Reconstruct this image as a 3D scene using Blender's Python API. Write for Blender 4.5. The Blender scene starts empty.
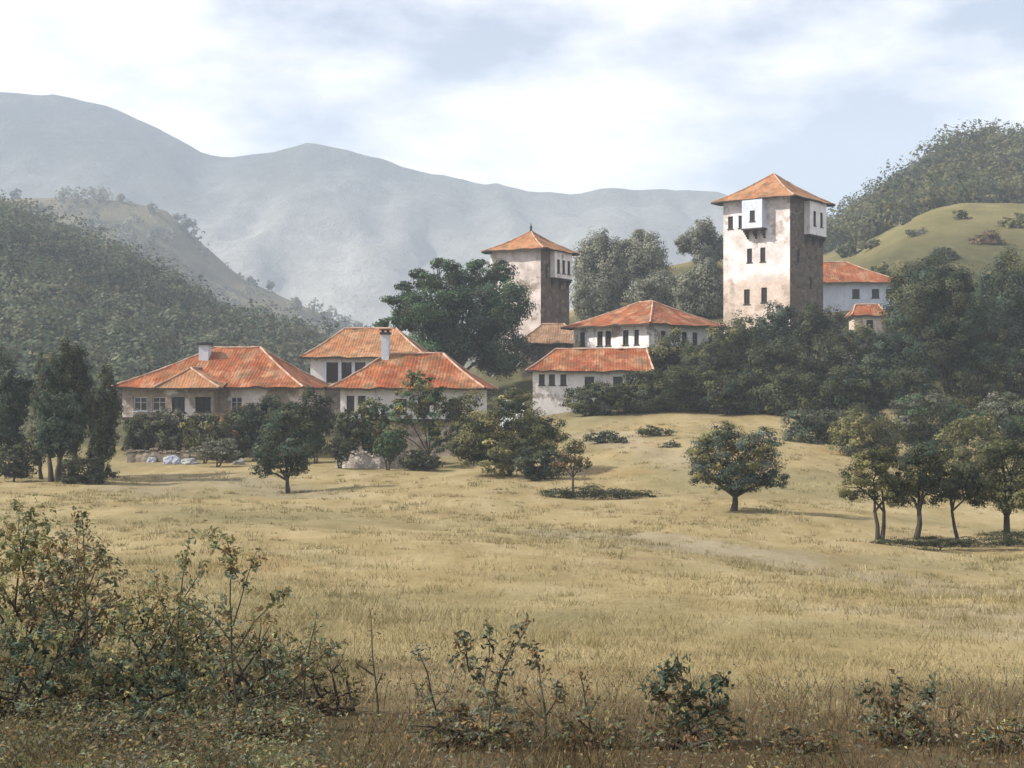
import bpy, math, random
import numpy as np
from mathutils import Vector, Matrix, noise as mnoise

random.seed(7)
RNG = np.random.default_rng(7)
S = bpy.context.scene
COL = S.collection
F = 1400.0            # focal length in pixels of the 1024 px wide frame
HZ = 400.0            # picture row of eye level
R = math.radians

# ------------------------------------------------------------------ helpers
def link(o, parent=None):
    COL.objects.link(o)
    if parent is not None:
        o.parent = parent
    return o

def tag(o, label=None, cat=None, group=None, kind=None):
    if label: o['label'] = label
    if cat: o['category'] = cat
    if group: o['group'] = group
    if kind: o['kind'] = kind
    return o

def empty(name, loc, rz=0.0):
    e = bpy.data.objects.new(name, None)
    e.empty_display_size = 0.3
    e.location = loc
    e.rotation_euler = (0, 0, rz)
    return link(e)

class MB:
    """collects faces of one mesh"""
    def __init__(self):
        self.v = []; self.f = []; self.m = []; self.uv = []
    def face(self, pts, mi=0, uvs=None):
        i = len(self.v)
        self.v.extend([tuple(p) for p in pts])
        self.f.append(tuple(range(i, i + len(pts))))
        self.m.append(mi)
        self.uv.append(uvs if uvs else [(0, 0)] * len(pts))
    def grid(self, P, mi=0, UV=None):
        """P[j][i] shared-vertex grid"""
        nj, ni = len(P), len(P[0])
        b = len(self.v)
        for row in P:
            self.v.extend([tuple(p) for p in row])
        for j in range(nj - 1):
            for i in range(ni - 1):
                self.f.append((b + j*ni + i, b + j*ni + i + 1, b + (j+1)*ni + i + 1, b + (j+1)*ni + i))
                self.m.append(mi)
                if UV:
                    self.uv.append([UV[j][i], UV[j][i+1], UV[j+1][i+1], UV[j+1][i]])
                else:
                    self.uv.append([(0, 0)] * 4)
    def box(self, x0, y0, z0, x1, y1, z1, mi=0):
        p = [(x0,y0,z0),(x1,y0,z0),(x1,y1,z0),(x0,y1,z0),(x0,y0,z1),(x1,y0,z1),(x1,y1,z1),(x0,y1,z1)]
        for q in ((3,2,1,0),(4,5,6,7),(0,1,5,4),(1,2,6,5),(2,3,7,6),(3,0,4,7)):
            self.face([p[k] for k in q], mi)
    def tube(self, pts, rads, n=7, mi=0, cap=True):
        pts = [Vector(p) for p in pts]
        rings = []
        for k, p in enumerate(pts):
            a = pts[max(k-1, 0)]; c = pts[min(k+1, len(pts)-1)]
            t = (c - a)
            if t.length < 1e-6: t = Vector((0, 0, 1))
            t.normalize()
            u = t.cross(Vector((0.31, 0.95, 0.07)))
            if u.length < 1e-3: u = t.cross(Vector((1, 0, 0)))
            u.normalize(); w = t.cross(u)
            r = rads[k] if hasattr(rads, '__len__') else rads
            rings.append([p + (u*math.cos(2*math.pi*i/n) + w*math.sin(2*math.pi*i/n))*r for i in range(n+1)])
        b = len(self.v)
        for rg in rings:
            self.v.extend([tuple(q) for q in rg[:n]])
        for k in range(len(rings)-1):
            for i in range(n):
                j = (i+1) % n
                self.f.append((b+k*n+i, b+k*n+j, b+(k+1)*n+j, b+(k+1)*n+i)); self.m.append(mi)
                self.uv.append([(i/n, k), ((i+1)/n, k), ((i+1)/n, k+1), (i/n, k+1)])
        if cap:
            self.f.append(tuple(b+(len(rings)-1)*n+i for i in range(n))); self.m.append(mi)
            self.uv.append([(0, 0)]*n)
    def build(self, name, mats, parent=None, smooth=False):
        me = bpy.data.meshes.new(name)
        me.from_pydata(self.v, [], self.f)
        for m in (mats if isinstance(mats, (list, tuple)) else [mats]):
            me.materials.append(m)
        me.polygons.foreach_set('material_index', self.m)
        uvl = me.uv_layers.new(name='UVMap')
        flat = [c for fc in self.uv for c in fc]
        uvl.data.foreach_set('uv', [x for c in flat for x in c])
        if smooth:
            me.polygons.foreach_set('use_smooth', [True]*len(me.polygons))
        me.update()
        return link(bpy.data.objects.new(name, me), parent)

def leaf_mesh(name, P, N, L, Wd, C, mat, parent=None, fine=False):
    """one four-sided leaf per point: length L, width Wd, linear colour C"""
    n = len(P)
    rnd = RNG.normal(size=(n, 3))
    N = N / (np.linalg.norm(N, axis=1, keepdims=True) + 1e-9)
    T = np.cross(N, rnd); T /= (np.linalg.norm(T, axis=1, keepdims=True) + 1e-9)
    B = np.cross(N, T)
    L = np.broadcast_to(np.asarray(L, float), (n,))[:, None]
    Wd = np.broadcast_to(np.asarray(Wd, float), (n,))[:, None]
    droop = N * L * 0.12
    if fine:
        cu = RNG.uniform(-0.10, 0.22, size=(n, 1))
        at = lambda u, w_, d_: P + T*L*(u-0.5) + B*Wd*w_ - N*(L*cu*(2*u-1)**2 + Wd*d_)
        V = np.stack([at(0, 0, 0), at(0.24, 0.40, -0.1), at(0.60, 0.42, -0.1), at(1, 0, 0), at(0.62, -0.42, -0.1), at(0.22, -0.38, -0.1), at(0.45, 0, 0.10)], 1)
        me = bpy.data.meshes.new(name)
        me.vertices.add(7*n); me.loops.add(10*n); me.polygons.add(2*n)
        me.vertices.foreach_set('co', V.reshape(-1))
        idx = (np.array([0, 6, 3, 2, 1, 0, 5, 4, 3, 6])[None] + 7*np.arange(n)[:, None]).astype(np.int32)
        me.loops.foreach_set('vertex_index', idx.reshape(-1))
        me.polygons.foreach_set('loop_start', np.arange(0, 10*n, 5, dtype=np.int32))
        me.update(calc_edges=True)
        ca = me.color_attributes.new('tint', 'FLOAT_COLOR', 'POINT')
        cc = np.ones((n, 7, 4)); cc[:, :, :3] = C[:, None, :]
        ca.data.foreach_set('color', cc.reshape(-1))
        me.materials.append(mat)
        return link(bpy.data.objects.new(name, me), parent)
    V = np.empty((n, 4, 3))
    V[:, 0] = P - T*L*0.5 - droop
    V[:, 1] = P + B*Wd*0.5 + T*L*0.08
    V[:, 2] = P + T*L*0.5 - droop
    V[:, 3] = P - B*Wd*0.5 + T*L*0.08
    me = bpy.data.meshes.new(name)
    me.vertices.add(4*n); me.loops.add(4*n); me.polygons.add(n)
    me.vertices.foreach_set('co', V.reshape(-1))
    me.loops.foreach_set('vertex_index', np.arange(4*n, dtype=np.int32))
    me.polygons.foreach_set('loop_start', np.arange(0, 4*n, 4, dtype=np.int32))
    try: me.polygons.foreach_set('loop_total', np.full(n, 4, dtype=np.int32))
    except Exception: pass
    me.update(calc_edges=True)
    ca = me.color_attributes.new('tint', 'FLOAT_COLOR', 'POINT')
    cc = np.ones((n, 4, 4)); cc[:, :, :3] = C[:, None, :]
    ca.data.foreach_set('color', cc.reshape(-1))
    me.materials.append(mat)
    return link(bpy.data.objects.new(name, me), parent)

def srgb(r, g, b):
    f = lambda c: ((c/255)/12.92 if c/255 <= 0.04045 else ((c/255+0.055)/1.055)**2.4)
    return (f(r), f(g), f(b))

# ------------------------------------------------------------------ materials
def new_mat(name):
    m = bpy.data.materials.new(name); m.use_nodes = True
    nt = m.node_tree
    b = nt.nodes['Principled BSDF']
    b.inputs['Specular IOR Level'].default_value = 0.2
    return m, nt, b

def nd(nt, typ, **kw):
    n = nt.nodes.new(typ)
    for k, v in kw.items():
        if k.startswith('i_'):
            n.inputs[k[2:].replace('_', ' ')].default_value = v
        else:
            setattr(n, k, v)
    return n

def ramp(nt, stops, src):
    r = nt.nodes.new('ShaderNodeValToRGB')
    el = r.color_ramp.elements
    while len(el) < len(stops): el.new(0.5)
    for e, (p, c) in zip(el, stops):
        e.position = p; e.color = (c[0], c[1], c[2], 1)
    nt.links.new(src, r.inputs[0])
    return r.outputs[0]

def mixc(nt, fac, a, b, mode='MIX'):
    m = nt.nodes.new('ShaderNodeMix'); m.data_type = 'RGBA'; m.blend_type = mode
    def put(sock, v):
        if isinstance(v, (tuple, list)): sock.default_value = (*v[:3], 1)
        elif isinstance(v, (int, float)): sock.default_value = v
        else: nt.links.new(v, sock)
    put(m.inputs[0], fac); put(m.inputs[6], a); put(m.inputs[7], b)
    return m.outputs[2]

def coords(nt, scale=(1, 1, 1), which='Object'):
    tc = nt.nodes.new('ShaderNodeTexCoord'); mp = nt.nodes.new('ShaderNodeMapping')
    mp.inputs['Scale'].default_value = scale
    nt.links.new(tc.outputs[which], mp.inputs[0])
    return mp.outputs[0]

def noise(nt, vec, scale, detail=4, rough=0.55):
    n = nd(nt, 'ShaderNodeTexNoise'); n.inputs['Scale'].default_value = scale
    n.inputs['Detail'].default_value = detail; n.inputs['Roughness'].default_value = rough
    if vec is not None: nt.links.new(vec, n.inputs['Vector'])
    return n.outputs['Fac']

def bump(nt, b, h, strength, dist):
    bp = nt.nodes.new('ShaderNodeBump'); bp.inputs['Strength'].default_value = strength
    bp.inputs['Distance'].default_value = dist
    nt.links.new(h, bp.inputs['Height']); nt.links.new(bp.outputs[0], b.inputs['Normal'])

def mk_plaster(name, c1, c2, stain=(0.30, 0.24, 0.18), amt=0.35, bare=0.0):
    m, nt, b = new_mat(name)
    v = coords(nt)
    n1 = noise(nt, v, 0.9, 6, 0.6); n2 = noise(nt, coords(nt, (1, 1, 0.35)), 1.7, 8, 0.7)
    c = ramp(nt, [(0.35, c1), (0.65, c2)], n1)
    s = ramp(nt, [(0.52, (0, 0, 0)), (0.72, (amt, amt, amt))], n2)
    c = mixc(nt, s, c, stain)
    if bare:
        f2 = ramp(nt, [(bare, (0, 0, 0)), (bare+0.05, (0.9, 0.9, 0.9))], noise(nt, v, 0.33, 9, 0.66))
        c = mixc(nt, f2, c, ramp(nt, [(0.35, (0.16, 0.125, 0.095)), (0.65, (0.34, 0.28, 0.22))], noise(nt, v, 3.2, 6, 0.7)))
    nt.links.new(c, b.inputs['Base Color']); b.inputs['Roughness'].default_value = 0.95
    bump(nt, b, noise(nt, v, 6, 5), 0.5, 0.05)
    return m

def mk_stone(name, cols, scale=2.2, mortar=(0.20, 0.17, 0.13)):
    m, nt, b = new_mat(name)
    v = coords(nt, (1, 1, 1.5))
    nz = nd(nt, 'ShaderNodeTexNoise'); nz.inputs['Scale'].default_value = 2
    nt.links.new(v, nz.inputs['Vector'])
    vv = mixc(nt, 0.12, v, nz.outputs['Color'])
    vo = nd(nt, 'ShaderNodeTexVoronoi'); vo.inputs['Scale'].default_value = scale
    nt.links.new(vv, vo.inputs['Vector'])
    ve = nd(nt, 'ShaderNodeTexVoronoi', feature='DISTANCE_TO_EDGE'); ve.inputs['Scale'].default_value = scale
    nt.links.new(vv, ve.inputs['Vector'])
    sp = nd(nt, 'ShaderNodeSeparateColor'); nt.links.new(vo.outputs['Color'], sp.inputs[0])
    k = len(cols)
    c = ramp(nt, [((i+0.5)/k, cc) for i, cc in enumerate(cols)], sp.outputs[0])
    e = ramp(nt, [(0.02, (1, 1, 1)), (0.07, (0, 0, 0))], ve.outputs['Distance'])
    c = mixc(nt, e, c, mortar)
    c = mixc(nt, 0.5, c, ramp(nt, [(0.3, (0.5, 0.5, 0.5)), (0.7, (1, 1, 1))], noise(nt, v, 1.1, 7, 0.7)), 'MULTIPLY')
    nt.links.new(c, b.inputs['Base Color']); b.inputs['Roughness'].default_value = 0.95
    bump(nt, b, ve.outputs['Distance'], 0.8, 0.08)
    return m

def mk_tower_wall():
    """white limewash, peach bare render low down, rubble where the render has fallen off"""
    m, nt, b = new_mat('tower_plaster')
    v = coords(nt)
    n1 = noise(nt, v, 0.55, 7, 0.62); n2 = noise(nt, v, 1.6, 8, 0.7)
    sx = nd(nt, 'ShaderNodeSeparateXYZ'); nt.links.new(v, sx.inputs[0])
    mr = nd(nt, 'ShaderNodeMapRange'); mr.inputs['From Min'].default_value = 5.2; mr.inputs['From Max'].default_value = 7.6
    mr.inputs['To Min'].default_value = 0.75; mr.inputs['To Max'].default_value = 0.0
    nt.links.new(sx.outputs['Z'], mr.inputs['Value'])
    ad = nd(nt, 'ShaderNodeMath', operation='MULTIPLY_ADD'); nt.links.new(n2, ad.inputs[0])
    ad.inputs[1].default_value = 1.2; nt.links.new(mr.outputs[0], ad.inputs[2])
    white = ramp(nt, [(0.35, (0.52, 0.46, 0.42)), (0.60, (0.80, 0.76, 0.74))], n1)
    peach = ramp(nt, [(0.35, (0.50, 0.38, 0.29)), (0.65, (0.66, 0.55, 0.46))], n2)
    f1 = ramp(nt, [(0.80, (0, 0, 0)), (1.0, (0.85, 0.85, 0.85))], ad.outputs[0])
    c = mixc(nt, f1, white, peach)
    f2 = ramp(nt, [(0.54, (0, 0, 0)), (0.61, (0.75, 0.75, 0.75))], noise(nt, v, 0.42, 9, 0.70))
    c = mixc(nt, f2, c, ramp(nt, [(0.3, (0.26, 0.20, 0.15)), (0.7, (0.42, 0.35, 0.28))], noise(nt, v, 3.5, 4)))
    nt.links.new(c, b.inputs['Base Color']); b.inputs['Roughness'].default_value = 0.95
    bump(nt, b, noise(nt, v, 4, 6), 0.6, 0.08)
    return m

def mk_tile(name, c1, c2, c3):
    m, nt, b = new_mat(name)
    uv = coords(nt, (1, 1, 1), 'UV'); ob = coords(nt)
    sx = nd(nt, 'ShaderNodeSeparateXYZ'); nt.links.new(uv, sx.inputs[0])
    wv = nd(nt, 'ShaderNodeTexWave', wave_type='BANDS', bands_direction='X'); wv.inputs['Scale'].default_value = 1.3
    wv.inputs['Distortion'].default_value = 1.6; wv.inputs['Detail'].default_value = 3
    nt.links.new(uv, wv.inputs['Vector'])
    br = nd(nt, 'ShaderNodeTexBrick'); br.inputs['Scale'].default_value = 1.0
    br.inputs['Brick Width'].default_value = 0.26; br.inputs['Row Height'].default_value = 0.36
    br.inputs['Mortar Size'].default_value = 0.018; br.inputs['Color1'].default_value = (0.25, 0.25, 0.25, 1)
    br.inputs['Color2'].default_value = (1, 1, 1, 1); br.inputs['Mortar'].default_value = (0.35, 0.35, 0.35, 1)
    nt.links.new(uv, br.inputs['Vector'])
    n1 = noise(nt, ob, 0.55, 7, 0.65); n2 = noise(nt, ob, 2.6, 6, 0.7)
    c = ramp(nt, [(0.30, c1), (0.5, c2), (0.70, c3)], n1)
    c = mixc(nt, 0.30, c, br.outputs['Color'], 'MULTIPLY')
    tan = ramp(nt, [(0.50, (0, 0, 0)), (0.58, (0.7, 0.7, 0.7))], noise(nt, coords(nt, (1, 0.6, 1), 'UV'), 0.55, 9, 0.7))
    c = mixc(nt, tan, c, (0.40, 0.235, 0.135))
    lich = ramp(nt, [(0.56, (0, 0, 0)), (0.70, (0.55, 0.55, 0.55))], n2)
    c = mixc(nt, lich, c, (0.34, 0.22, 0.13))
    moss = ramp(nt, [(0.47, (0, 0, 0)), (0.64, (0.85, 0.85, 0.85))], noise(nt, ob, 0.75, 10, 0.75))
    c = mixc(nt, 0.55, c, ramp(nt, [(0.3, (0.55, 0.5, 0.48)), (0.5, (0.9, 0.9, 0.9)), (0.7, (1.25, 1.2, 1.15))], noise(nt, coords(nt, (1, 0.35, 1), 'UV'), 2.2, 8, 0.75)), 'MULTIPLY')
    c = mixc(nt, moss, c, (0.10, 0.075, 0.035))
    nt.links.new(c, b.inputs['Base Color']); b.inputs['Roughness'].default_value = 0.9
    bump(nt, b, wv.outputs['Fac'], 0.45, 0.05)
    return m

def mk_simple(name, c1, c2, scale=3, rough=0.9, stretch=(1, 1, 1), bs=0.3, bd=0.03):
    m, nt, b = new_mat(name)
    v = coords(nt, stretch)
    n = noise(nt, v, scale, 6, 0.65)
    nt.links.new(ramp(nt, [(0.3, c1), (0.7, c2)], n), b.inputs['Base Color'])
    b.inputs['Roughness'].default_value = rough
    if bs: bump(nt, b, n, bs, bd)
    return m

def mk_leaf(name, trans=0.32):
    m, nt, b = new_mat(name)
    at = nd(nt, 'ShaderNodeAttribute', attribute_name='tint')
    nt.links.new(at.outputs['Color'], b.inputs['Base Color'])
    b.inputs['Roughness'].default_value = 0.75
    b.inputs['Specular IOR Level'].default_value = 0.1
    tr = nd(nt, 'ShaderNodeBsdfTranslucent'); nt.links.new(at.outputs['Color'], tr.inputs[0])
    mx = nd(nt, 'ShaderNodeMixShader'); mx.inputs[0].default_value = trans
    nt.links.new(b.outputs[0], mx.inputs[1]); nt.links.new(tr.outputs[0], mx.inputs[2])
    nt.links.new(mx.outputs[0], nt.nodes['Material Output'].inputs[0])
    return m

M = {}
M['white'] = mk_plaster('white_plaster', (0.70, 0.66, 0.63), (0.80, 0.78, 0.76), amt=0.75, bare=0.57)
M['oldwhite'] = mk_plaster('old_white_plaster', (0.58, 0.52, 0.46), (0.74, 0.70, 0.66), amt=0.8, bare=0.46)
M['beige'] = mk_plaster('beige_plaster', (0.46, 0.38, 0.30), (0.62, 0.54, 0.46), amt=0.5, bare=0.56)
M['blue'] = mk_plaster('blue_white_plaster', (0.52, 0.57, 0.66), (0.66, 0.70, 0.77), amt=0.4)
M['pink'] = mk_plaster('pinkish_render', (0.44, 0.37, 0.33), (0.68, 0.61, 0.57), amt=0.5, bare=0.55)
M['tower'] = mk_tower_wall()
M['stone'] = mk_stone('rubble_stone', [(0.13, 0.11, 0.09), (0.22, 0.18, 0.14), (0.17, 0.14, 0.11), (0.28, 0.24, 0.19)])
M['darkstone'] = mk_stone('dark_rubble', [(0.10, 0.08, 0.06), (0.17, 0.13, 0.10), (0.13, 0.10, 0.075), (0.21, 0.17, 0.13)], 1.8, (0.12, 0.10, 0.08))
M['palestone'] = mk_stone('pale_rubble', [(0.42, 0.38, 0.34), (0.52, 0.48, 0.43), (0.34, 0.30, 0.26), (0.60, 0.56, 0.52)], 3.2, (0.28, 0.25, 0.2))
M['tile'] = mk_tile('red_clay_tile', (0.20, 0.050, 0.020), (0.32, 0.085, 0.030), (0.42, 0.165, 0.070))
M['tileold'] = mk_tile('weathered_tile', (0.30, 0.115, 0.048), (0.40, 0.180, 0.080), (0.47, 0.27, 0.15))
M['tilebrown'] = mk_tile('brown_tile', (0.24, 0.135, 0.08), (0.33, 0.20, 0.125), (0.42, 0.28, 0.19))
M['ridge'] = mk_simple('lime_bedded_ridge_tile', (0.26, 0.11, 0.055), (0.58, 0.44, 0.34), 1.2)
M['wood'] = mk_simple('dark_timber', (0.035, 0.028, 0.022), (0.075, 0.06, 0.045), 4, 0.85, (1, 1, 6))
M['palewood'] = mk_simple('pale_painted_timber', (0.50, 0.54, 0.62), (0.68, 0.70, 0.74), 4)
M['chim'] = mk_plaster('chimney_plaster', (0.42, 0.46, 0.54), (0.58, 0.61, 0.67), amt=0.5)
M['iron'] = mk_simple('dark_cap', (0.02, 0.02, 0.025), (0.05, 0.05, 0.055), 5)
m, nt, b = new_mat('dark_window_glass'); b.inputs['Base Color'].default_value = (0.035, 0.032, 0.03, 1)
b.inputs['Roughness'].default_value = 0.18; b.inputs['Specular IOR Level'].default_value = 0.4
M['glass'] = m
M['inside'] = mk_simple('dim_plaster_inside', (0.10, 0.085, 0.07), (0.16, 0.14, 0.12), 2)
M['leaf'] = mk_leaf('foliage')
M['grass'] = mk_leaf('dry_grass', 0.15)
M['bark'] = mk_simple('bark', (0.035, 0.03, 0.026), (0.09, 0.075, 0.06), 9, 0.95, (1, 1, 0.3), 0.6, 0.04)
M['stem'] = mk_simple('weed_stem', (0.05, 0.045, 0.03), (0.10, 0.085, 0.06), 12, 0.9, (1, 1, 1), 0)
M['bluerock'] = mk_simple('pale_blue_rock', (0.26, 0.29, 0.36), (0.46, 0.48, 0.55), 1.6)
M['greyrock'] = mk_simple('grey_rock', (0.22, 0.23, 0.23), (0.40, 0.40, 0.40), 1.6)

# ------------------------------------------------------------------ terrain
CP = []
def row(Y, *pts):
    for px, py in pts: CP.append((px, Y, py))
row(8, (-300, 800), (200, 800), (512, 800), (800, 800), (1300, 800))
row(10, (-200, 748), (250, 748), (512, 748), (800, 748), (1224, 748))
row(15, (-200, 672), (250, 676), (512, 680), (800, 684), (1224, 690))
row(25, (-200, 602), (250, 606), (512, 612), (800, 618), (1224, 625))
row(40, (-200, 548), (250, 550), (512, 558), (800, 566), (1224, 578))
row(52, (-200, 526), (250, 524), (512, 531), (735, 535), (900, 545), (1224, 552))
row(62, (-200, 508), (250, 508), (512, 513), (735, 515), (950, 524), (1224, 530))
row(78, (-200, 484), (100, 486), (290, 488), (500, 486), (573, 488), (735, 478), (950, 492), (1224, 500))
row(95, (-200, 468), (150, 466), (430, 463), (600, 445), (690, 440), (900, 452), (1224, 462))
row(105, (-200, 458), (200, 455), (430, 452), (600, 426), (700, 424), (850, 434), (1224, 440))
row(113, (-200, 450), (200, 448), (430, 442), (600, 416), (700, 413), (850, 420), (1000, 425), (1224, 430))
row(125, (-200, 438), (200, 440), (450, 423), (600, 396), (700, 386), (850, 388), (1000, 392), (1224, 396))
row(140, (-200, 425), (200, 430), (450, 405), (560, 376), (650, 362), (760, 352), (860, 350), (1000, 345), (1224, 340))
row(155, (-200, 412), (200, 422), (450, 394), (530, 352), (650, 338), (770, 328), (860, 322), (1000, 315), (1224, 300))
row(180, (-200, 372), (0, 398), (200, 412), (450, 385), (560, 338), (650, 312), (770, 300), (870, 292), (1000, 285), (1224, 270))
row(210, (-200, 310), (0, 350), (200, 390), (420, 388), (600, 300), (690, 268), (850, 268), (900, 245), (1000, 235), (1224, 225))
row(240, (-200, 262), (0, 305), (200, 370), (420, 388), (600, 298), (700, 262), (850, 258), (900, 224), (950, 206), (1024, 206), (1224, 195))
row(290, (-200, 200), (0, 250), (120, 290), (220, 330), (310, 360), (420, 388), (600, 335), (700, 300), (850, 245), (900, 222), (960, 205), (1024, 205), (1224, 190))
row(350, (-200, 180), (0, 228), (80, 252), (150, 288), (220, 328), (310, 362), (420, 390), (600, 345), (700, 312), (830, 246), (900, 195), (970, 152), (1024, 156), (1224, 150))
row(450, (-200, 205), (0, 240), (150, 310), (310, 370), (500, 392), (700, 345), (830, 280), (970, 195), (1024, 190), (1224, 190))
row(700, (-300, 340), (0, 360), (300, 385), (600, 388), (900, 350), (1300, 340))
CP = np.array(CP, float)
def feat(px, Y):
    return np.stack([(px-512)/500.0, np.log(Y)*1.6], -1)
def tps_k(d2):
    return 0.5*d2*np.log(d2+1e-12)
A0 = feat(CP[:, 0], CP[:, 1])
nC = len(CP)
K = tps_k(((A0[:, None]-A0[None])**2).sum(-1)) + np.eye(nC)*2e-4
Pm = np.c_[np.ones(nC), A0]
SYS = np.zeros((nC+3, nC+3)); SYS[:nC, :nC] = K; SYS[:nC, nC:] = Pm; SYS[nC:, :nC] = Pm.T
COEF = np.linalg.solve(SYS, np.r_[CP[:, 2], 0, 0, 0])
def ground_arr(X, Y):
    X = np.asarray(X, float); Y = np.asarray(Y, float)
    Yc = np.clip(Y, 8.0, 700.0)
    px = np.clip(512 + F*X/Yc, -260, 1284)
    a = feat(px.ravel(), Yc.ravel())
    out = np.empty(len(a))
    for s in range(0, len(a), 20000):
        q = a[s:s+20000]
        d2 = ((q[:, None]-A0[None])**2).sum(-1)
        out[s:s+20000] = tps_k(d2)@COEF[:nC] + COEF[nC] + q@COEF[nC+1:]
    z = (HZ-out.reshape(X.shape))*Yc/F
    nz = 0.05*np.sin(X*0.9+1.3*np.sin(Y*0.37))*np.sin(Y*0.71+0.6) + 0.10*np.sin(X*0.23+2)*np.sin(Y*0.19)
    return z + nz*np.clip(Y/20.0, 0.4, 2.0)
def gz(x, y): return float(ground_arr(np.array([x]), np.array([y]))[0])
def wx(px, Y): return (px-512)/F*Y
def wz(py, Y): return (HZ-py)/F*Y
def foot(px, Y):
    x = wx(px, Y); return Vector((x, Y, gz(x, Y)))

def vnoise(X, Y, s, seed=0):
    out = np.empty(X.size)
    xr, yr = X.ravel(), Y.ravel()
    for i in range(X.size):
        out[i] = mnoise.fractal(Vector((xr[i]*s, yr[i]*s, seed*7.3)), 1.0, 2.0, 4)
    return out.reshape(X.shape)

ys = np.r_[np.linspace(-45, 6, 10), np.exp(np.linspace(math.log(7), math.log(700), 260)), np.linspace(760, 1800, 12)]
us = np.linspace(-1, 1, 281)
GX = np.array([[u*(abs(u)**0.25)*min(40 + 0.72*max(y, 0), 1150) for u in us] for y in ys])
GY = np.repeat(ys[:, None], len(us), 1)
GZ = ground_arr(GX, GY)
nj, ni = GX.shape
me = bpy.data.meshes.new('ground')
me.from_pydata(np.stack([GX, GY, GZ], -1).reshape(-1, 3).tolist(), [],
               [(j*ni+i, j*ni+i+1, (j+1)*ni+i+1, (j+1)*ni+i) for j in range(nj-1) for i in range(ni-1)])
me.polygons.foreach_set('use_smooth', [True]*len(me.polygons))
# cover map: r = bare earth / leaf litter, g = woodland floor / green, b = dusty track
px = 512 + F*GX/np.clip(GY, 8, None)
n1 = vnoise(GX, GY, 0.25, 1); n2 = vnoise(GX, GY, 0.05, 2)
sm = lambda a, b, x: np.clip((x-a)/(b-a), 0, 1)**2*(3-2*np.clip((x-a)/(b-a), 0, 1))
earth = 1-sm(11.0, 17, GY+n1*3.5)
green = np.maximum.reduce([
    sm(96, 110, GY+n1*5)*(1-sm(470, 560, px))*(1-sm(170, 190, GY))*0.6,
    sm(112, 122, GY+n1*5)*(1-sm(195, 230, GY)),
    sm(190, 250, GY)*(1-sm(330, 420, px)),
    sm(262, 300, GY+n1*12)*sm(640, 760, px),
    sm(150, 185, GY)*sm(540, 640, px)*np.clip(0.15+n2*0.9+n1*0.4, 0, 0.7),
    (1-sm(16, 26, GY+n1*5))*(1-sm(250, 380, px+n1*80))])
green = np.where(GY > 420, 1, green)
def band(pts, w):
    d = np.full(GX.shape, 1e9)
    for (a, Ya), (c, Yc) in zip(pts[:-1], pts[1:]):
        ax, cx = wx(a, Ya), wx(c, Yc)
        t = np.clip(((GX-ax)*(cx-ax)+(GY-Ya)*(Yc-Ya))/((cx-ax)**2+(Yc-Ya)**2), 0, 1)
        d = np.minimum(d, np.hypot(GX-ax-t*(cx-ax), GY-Ya-t*(Yc-Ya)))
    return 1-sm(w*0.4, w, d+n1*w*0.5)
track = np.maximum.reduce([band([(560, 52), (700, 47), (830, 40), (950, 35), (1100, 30)], 2.6)*0.8,
                           band([(130, 76), (220, 84), (320, 72)], 3.5)*0.6,
                           band([(600, 100), (640, 92), (700, 84)], 3.0)*0.7,
                           band([(1080, 22), (980, 25), (880, 27)], 2.0)*0.6])
past = sm(150, 185, GY)*sm(540, 640, px)*(1-sm(300, 340, GY))
ca = me.color_attributes.new('cover', 'FLOAT_COLOR', 'POINT')
ca.data.foreach_set('color', np.stack([earth, green, track, past], -1).reshape(-1))

m, nt, b = new_mat('dry_meadow')
v = coords(nt)
at = nd(nt, 'ShaderNodeAttribute', attribute_name='cover')
sp = nd(nt, 'ShaderNodeSeparateColor'); nt.links.new(at.outputs['Color'], sp.inputs[0])
big = noise(nt, v, 0.07, 5, 0.6); mid = noise(nt, coords(nt, (1, 0.45, 1)), 0.45, 7, 0.65); fine = noise(nt, coords(nt, (1, 0.5, 1)), 5.0, 6, 0.75)
straw = ramp(nt, [(0.30, (0.225, 0.175, 0.082)), (0.5, (0.30, 0.24, 0.122)), (0.70, (0.37, 0.305, 0.175))], mid)
oliv = ramp(nt, [(0.3, (0.14, 0.130, 0.065)), (0.7, (0.225, 0.200, 0.105))], mid)
c = mixc(nt, ramp(nt, [(0.46, (0, 0, 0)), (0.64, (0.75, 0.75, 0.75))], big), straw, oliv)
ochre = ramp(nt, [(0.60, (0, 0, 0)), (0.74, (0.5, 0.5, 0.5))], noise(nt, v, 0.11, 4, 0.6))
c = mixc(nt, ochre, c, (0.36, 0.21, 0.09))
tk = nd(nt, 'ShaderNodeMath', operation='MULTIPLY'); nt.links.new(sp.outputs[2], tk.inputs[0]); tk.inputs[1].default_value = 0.42
c = mixc(nt, tk.outputs[0], c, ramp(nt, [(0.3, (0.20, 0.180, 0.145)), (0.7, (0.31, 0.285, 0.25))], mid))
c = mixc(nt, at.outputs['Alpha'], c, ramp(nt, [(0.3, (0.105, 0.100, 0.042)), (0.5, (0.175, 0.155, 0.068)), (0.7, (0.25, 0.215, 0.115))], noise(nt, v, 0.09, 9, 0.72)))
c = mixc(nt, sp.outputs[0], c, ramp(nt, [(0.3, (0.065, 0.050, 0.028)), (0.55, (0.11, 0.085, 0.048)), (0.72, (0.20, 0.155, 0.085))], mid))
c = mixc(nt, sp.outputs[1], c, ramp(nt, [(0.3, (0.055, 0.055, 0.028)), (0.6, (0.10, 0.095, 0.045)), (0.75, (0.17, 0.15, 0.075))], mid))
c = mixc(nt, 0.55, c, ramp(nt, [(0.25, (0.55, 0.55, 0.55)), (0.7, (1.1, 1.1, 1.1))], fine), 'MULTIPLY')
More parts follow.
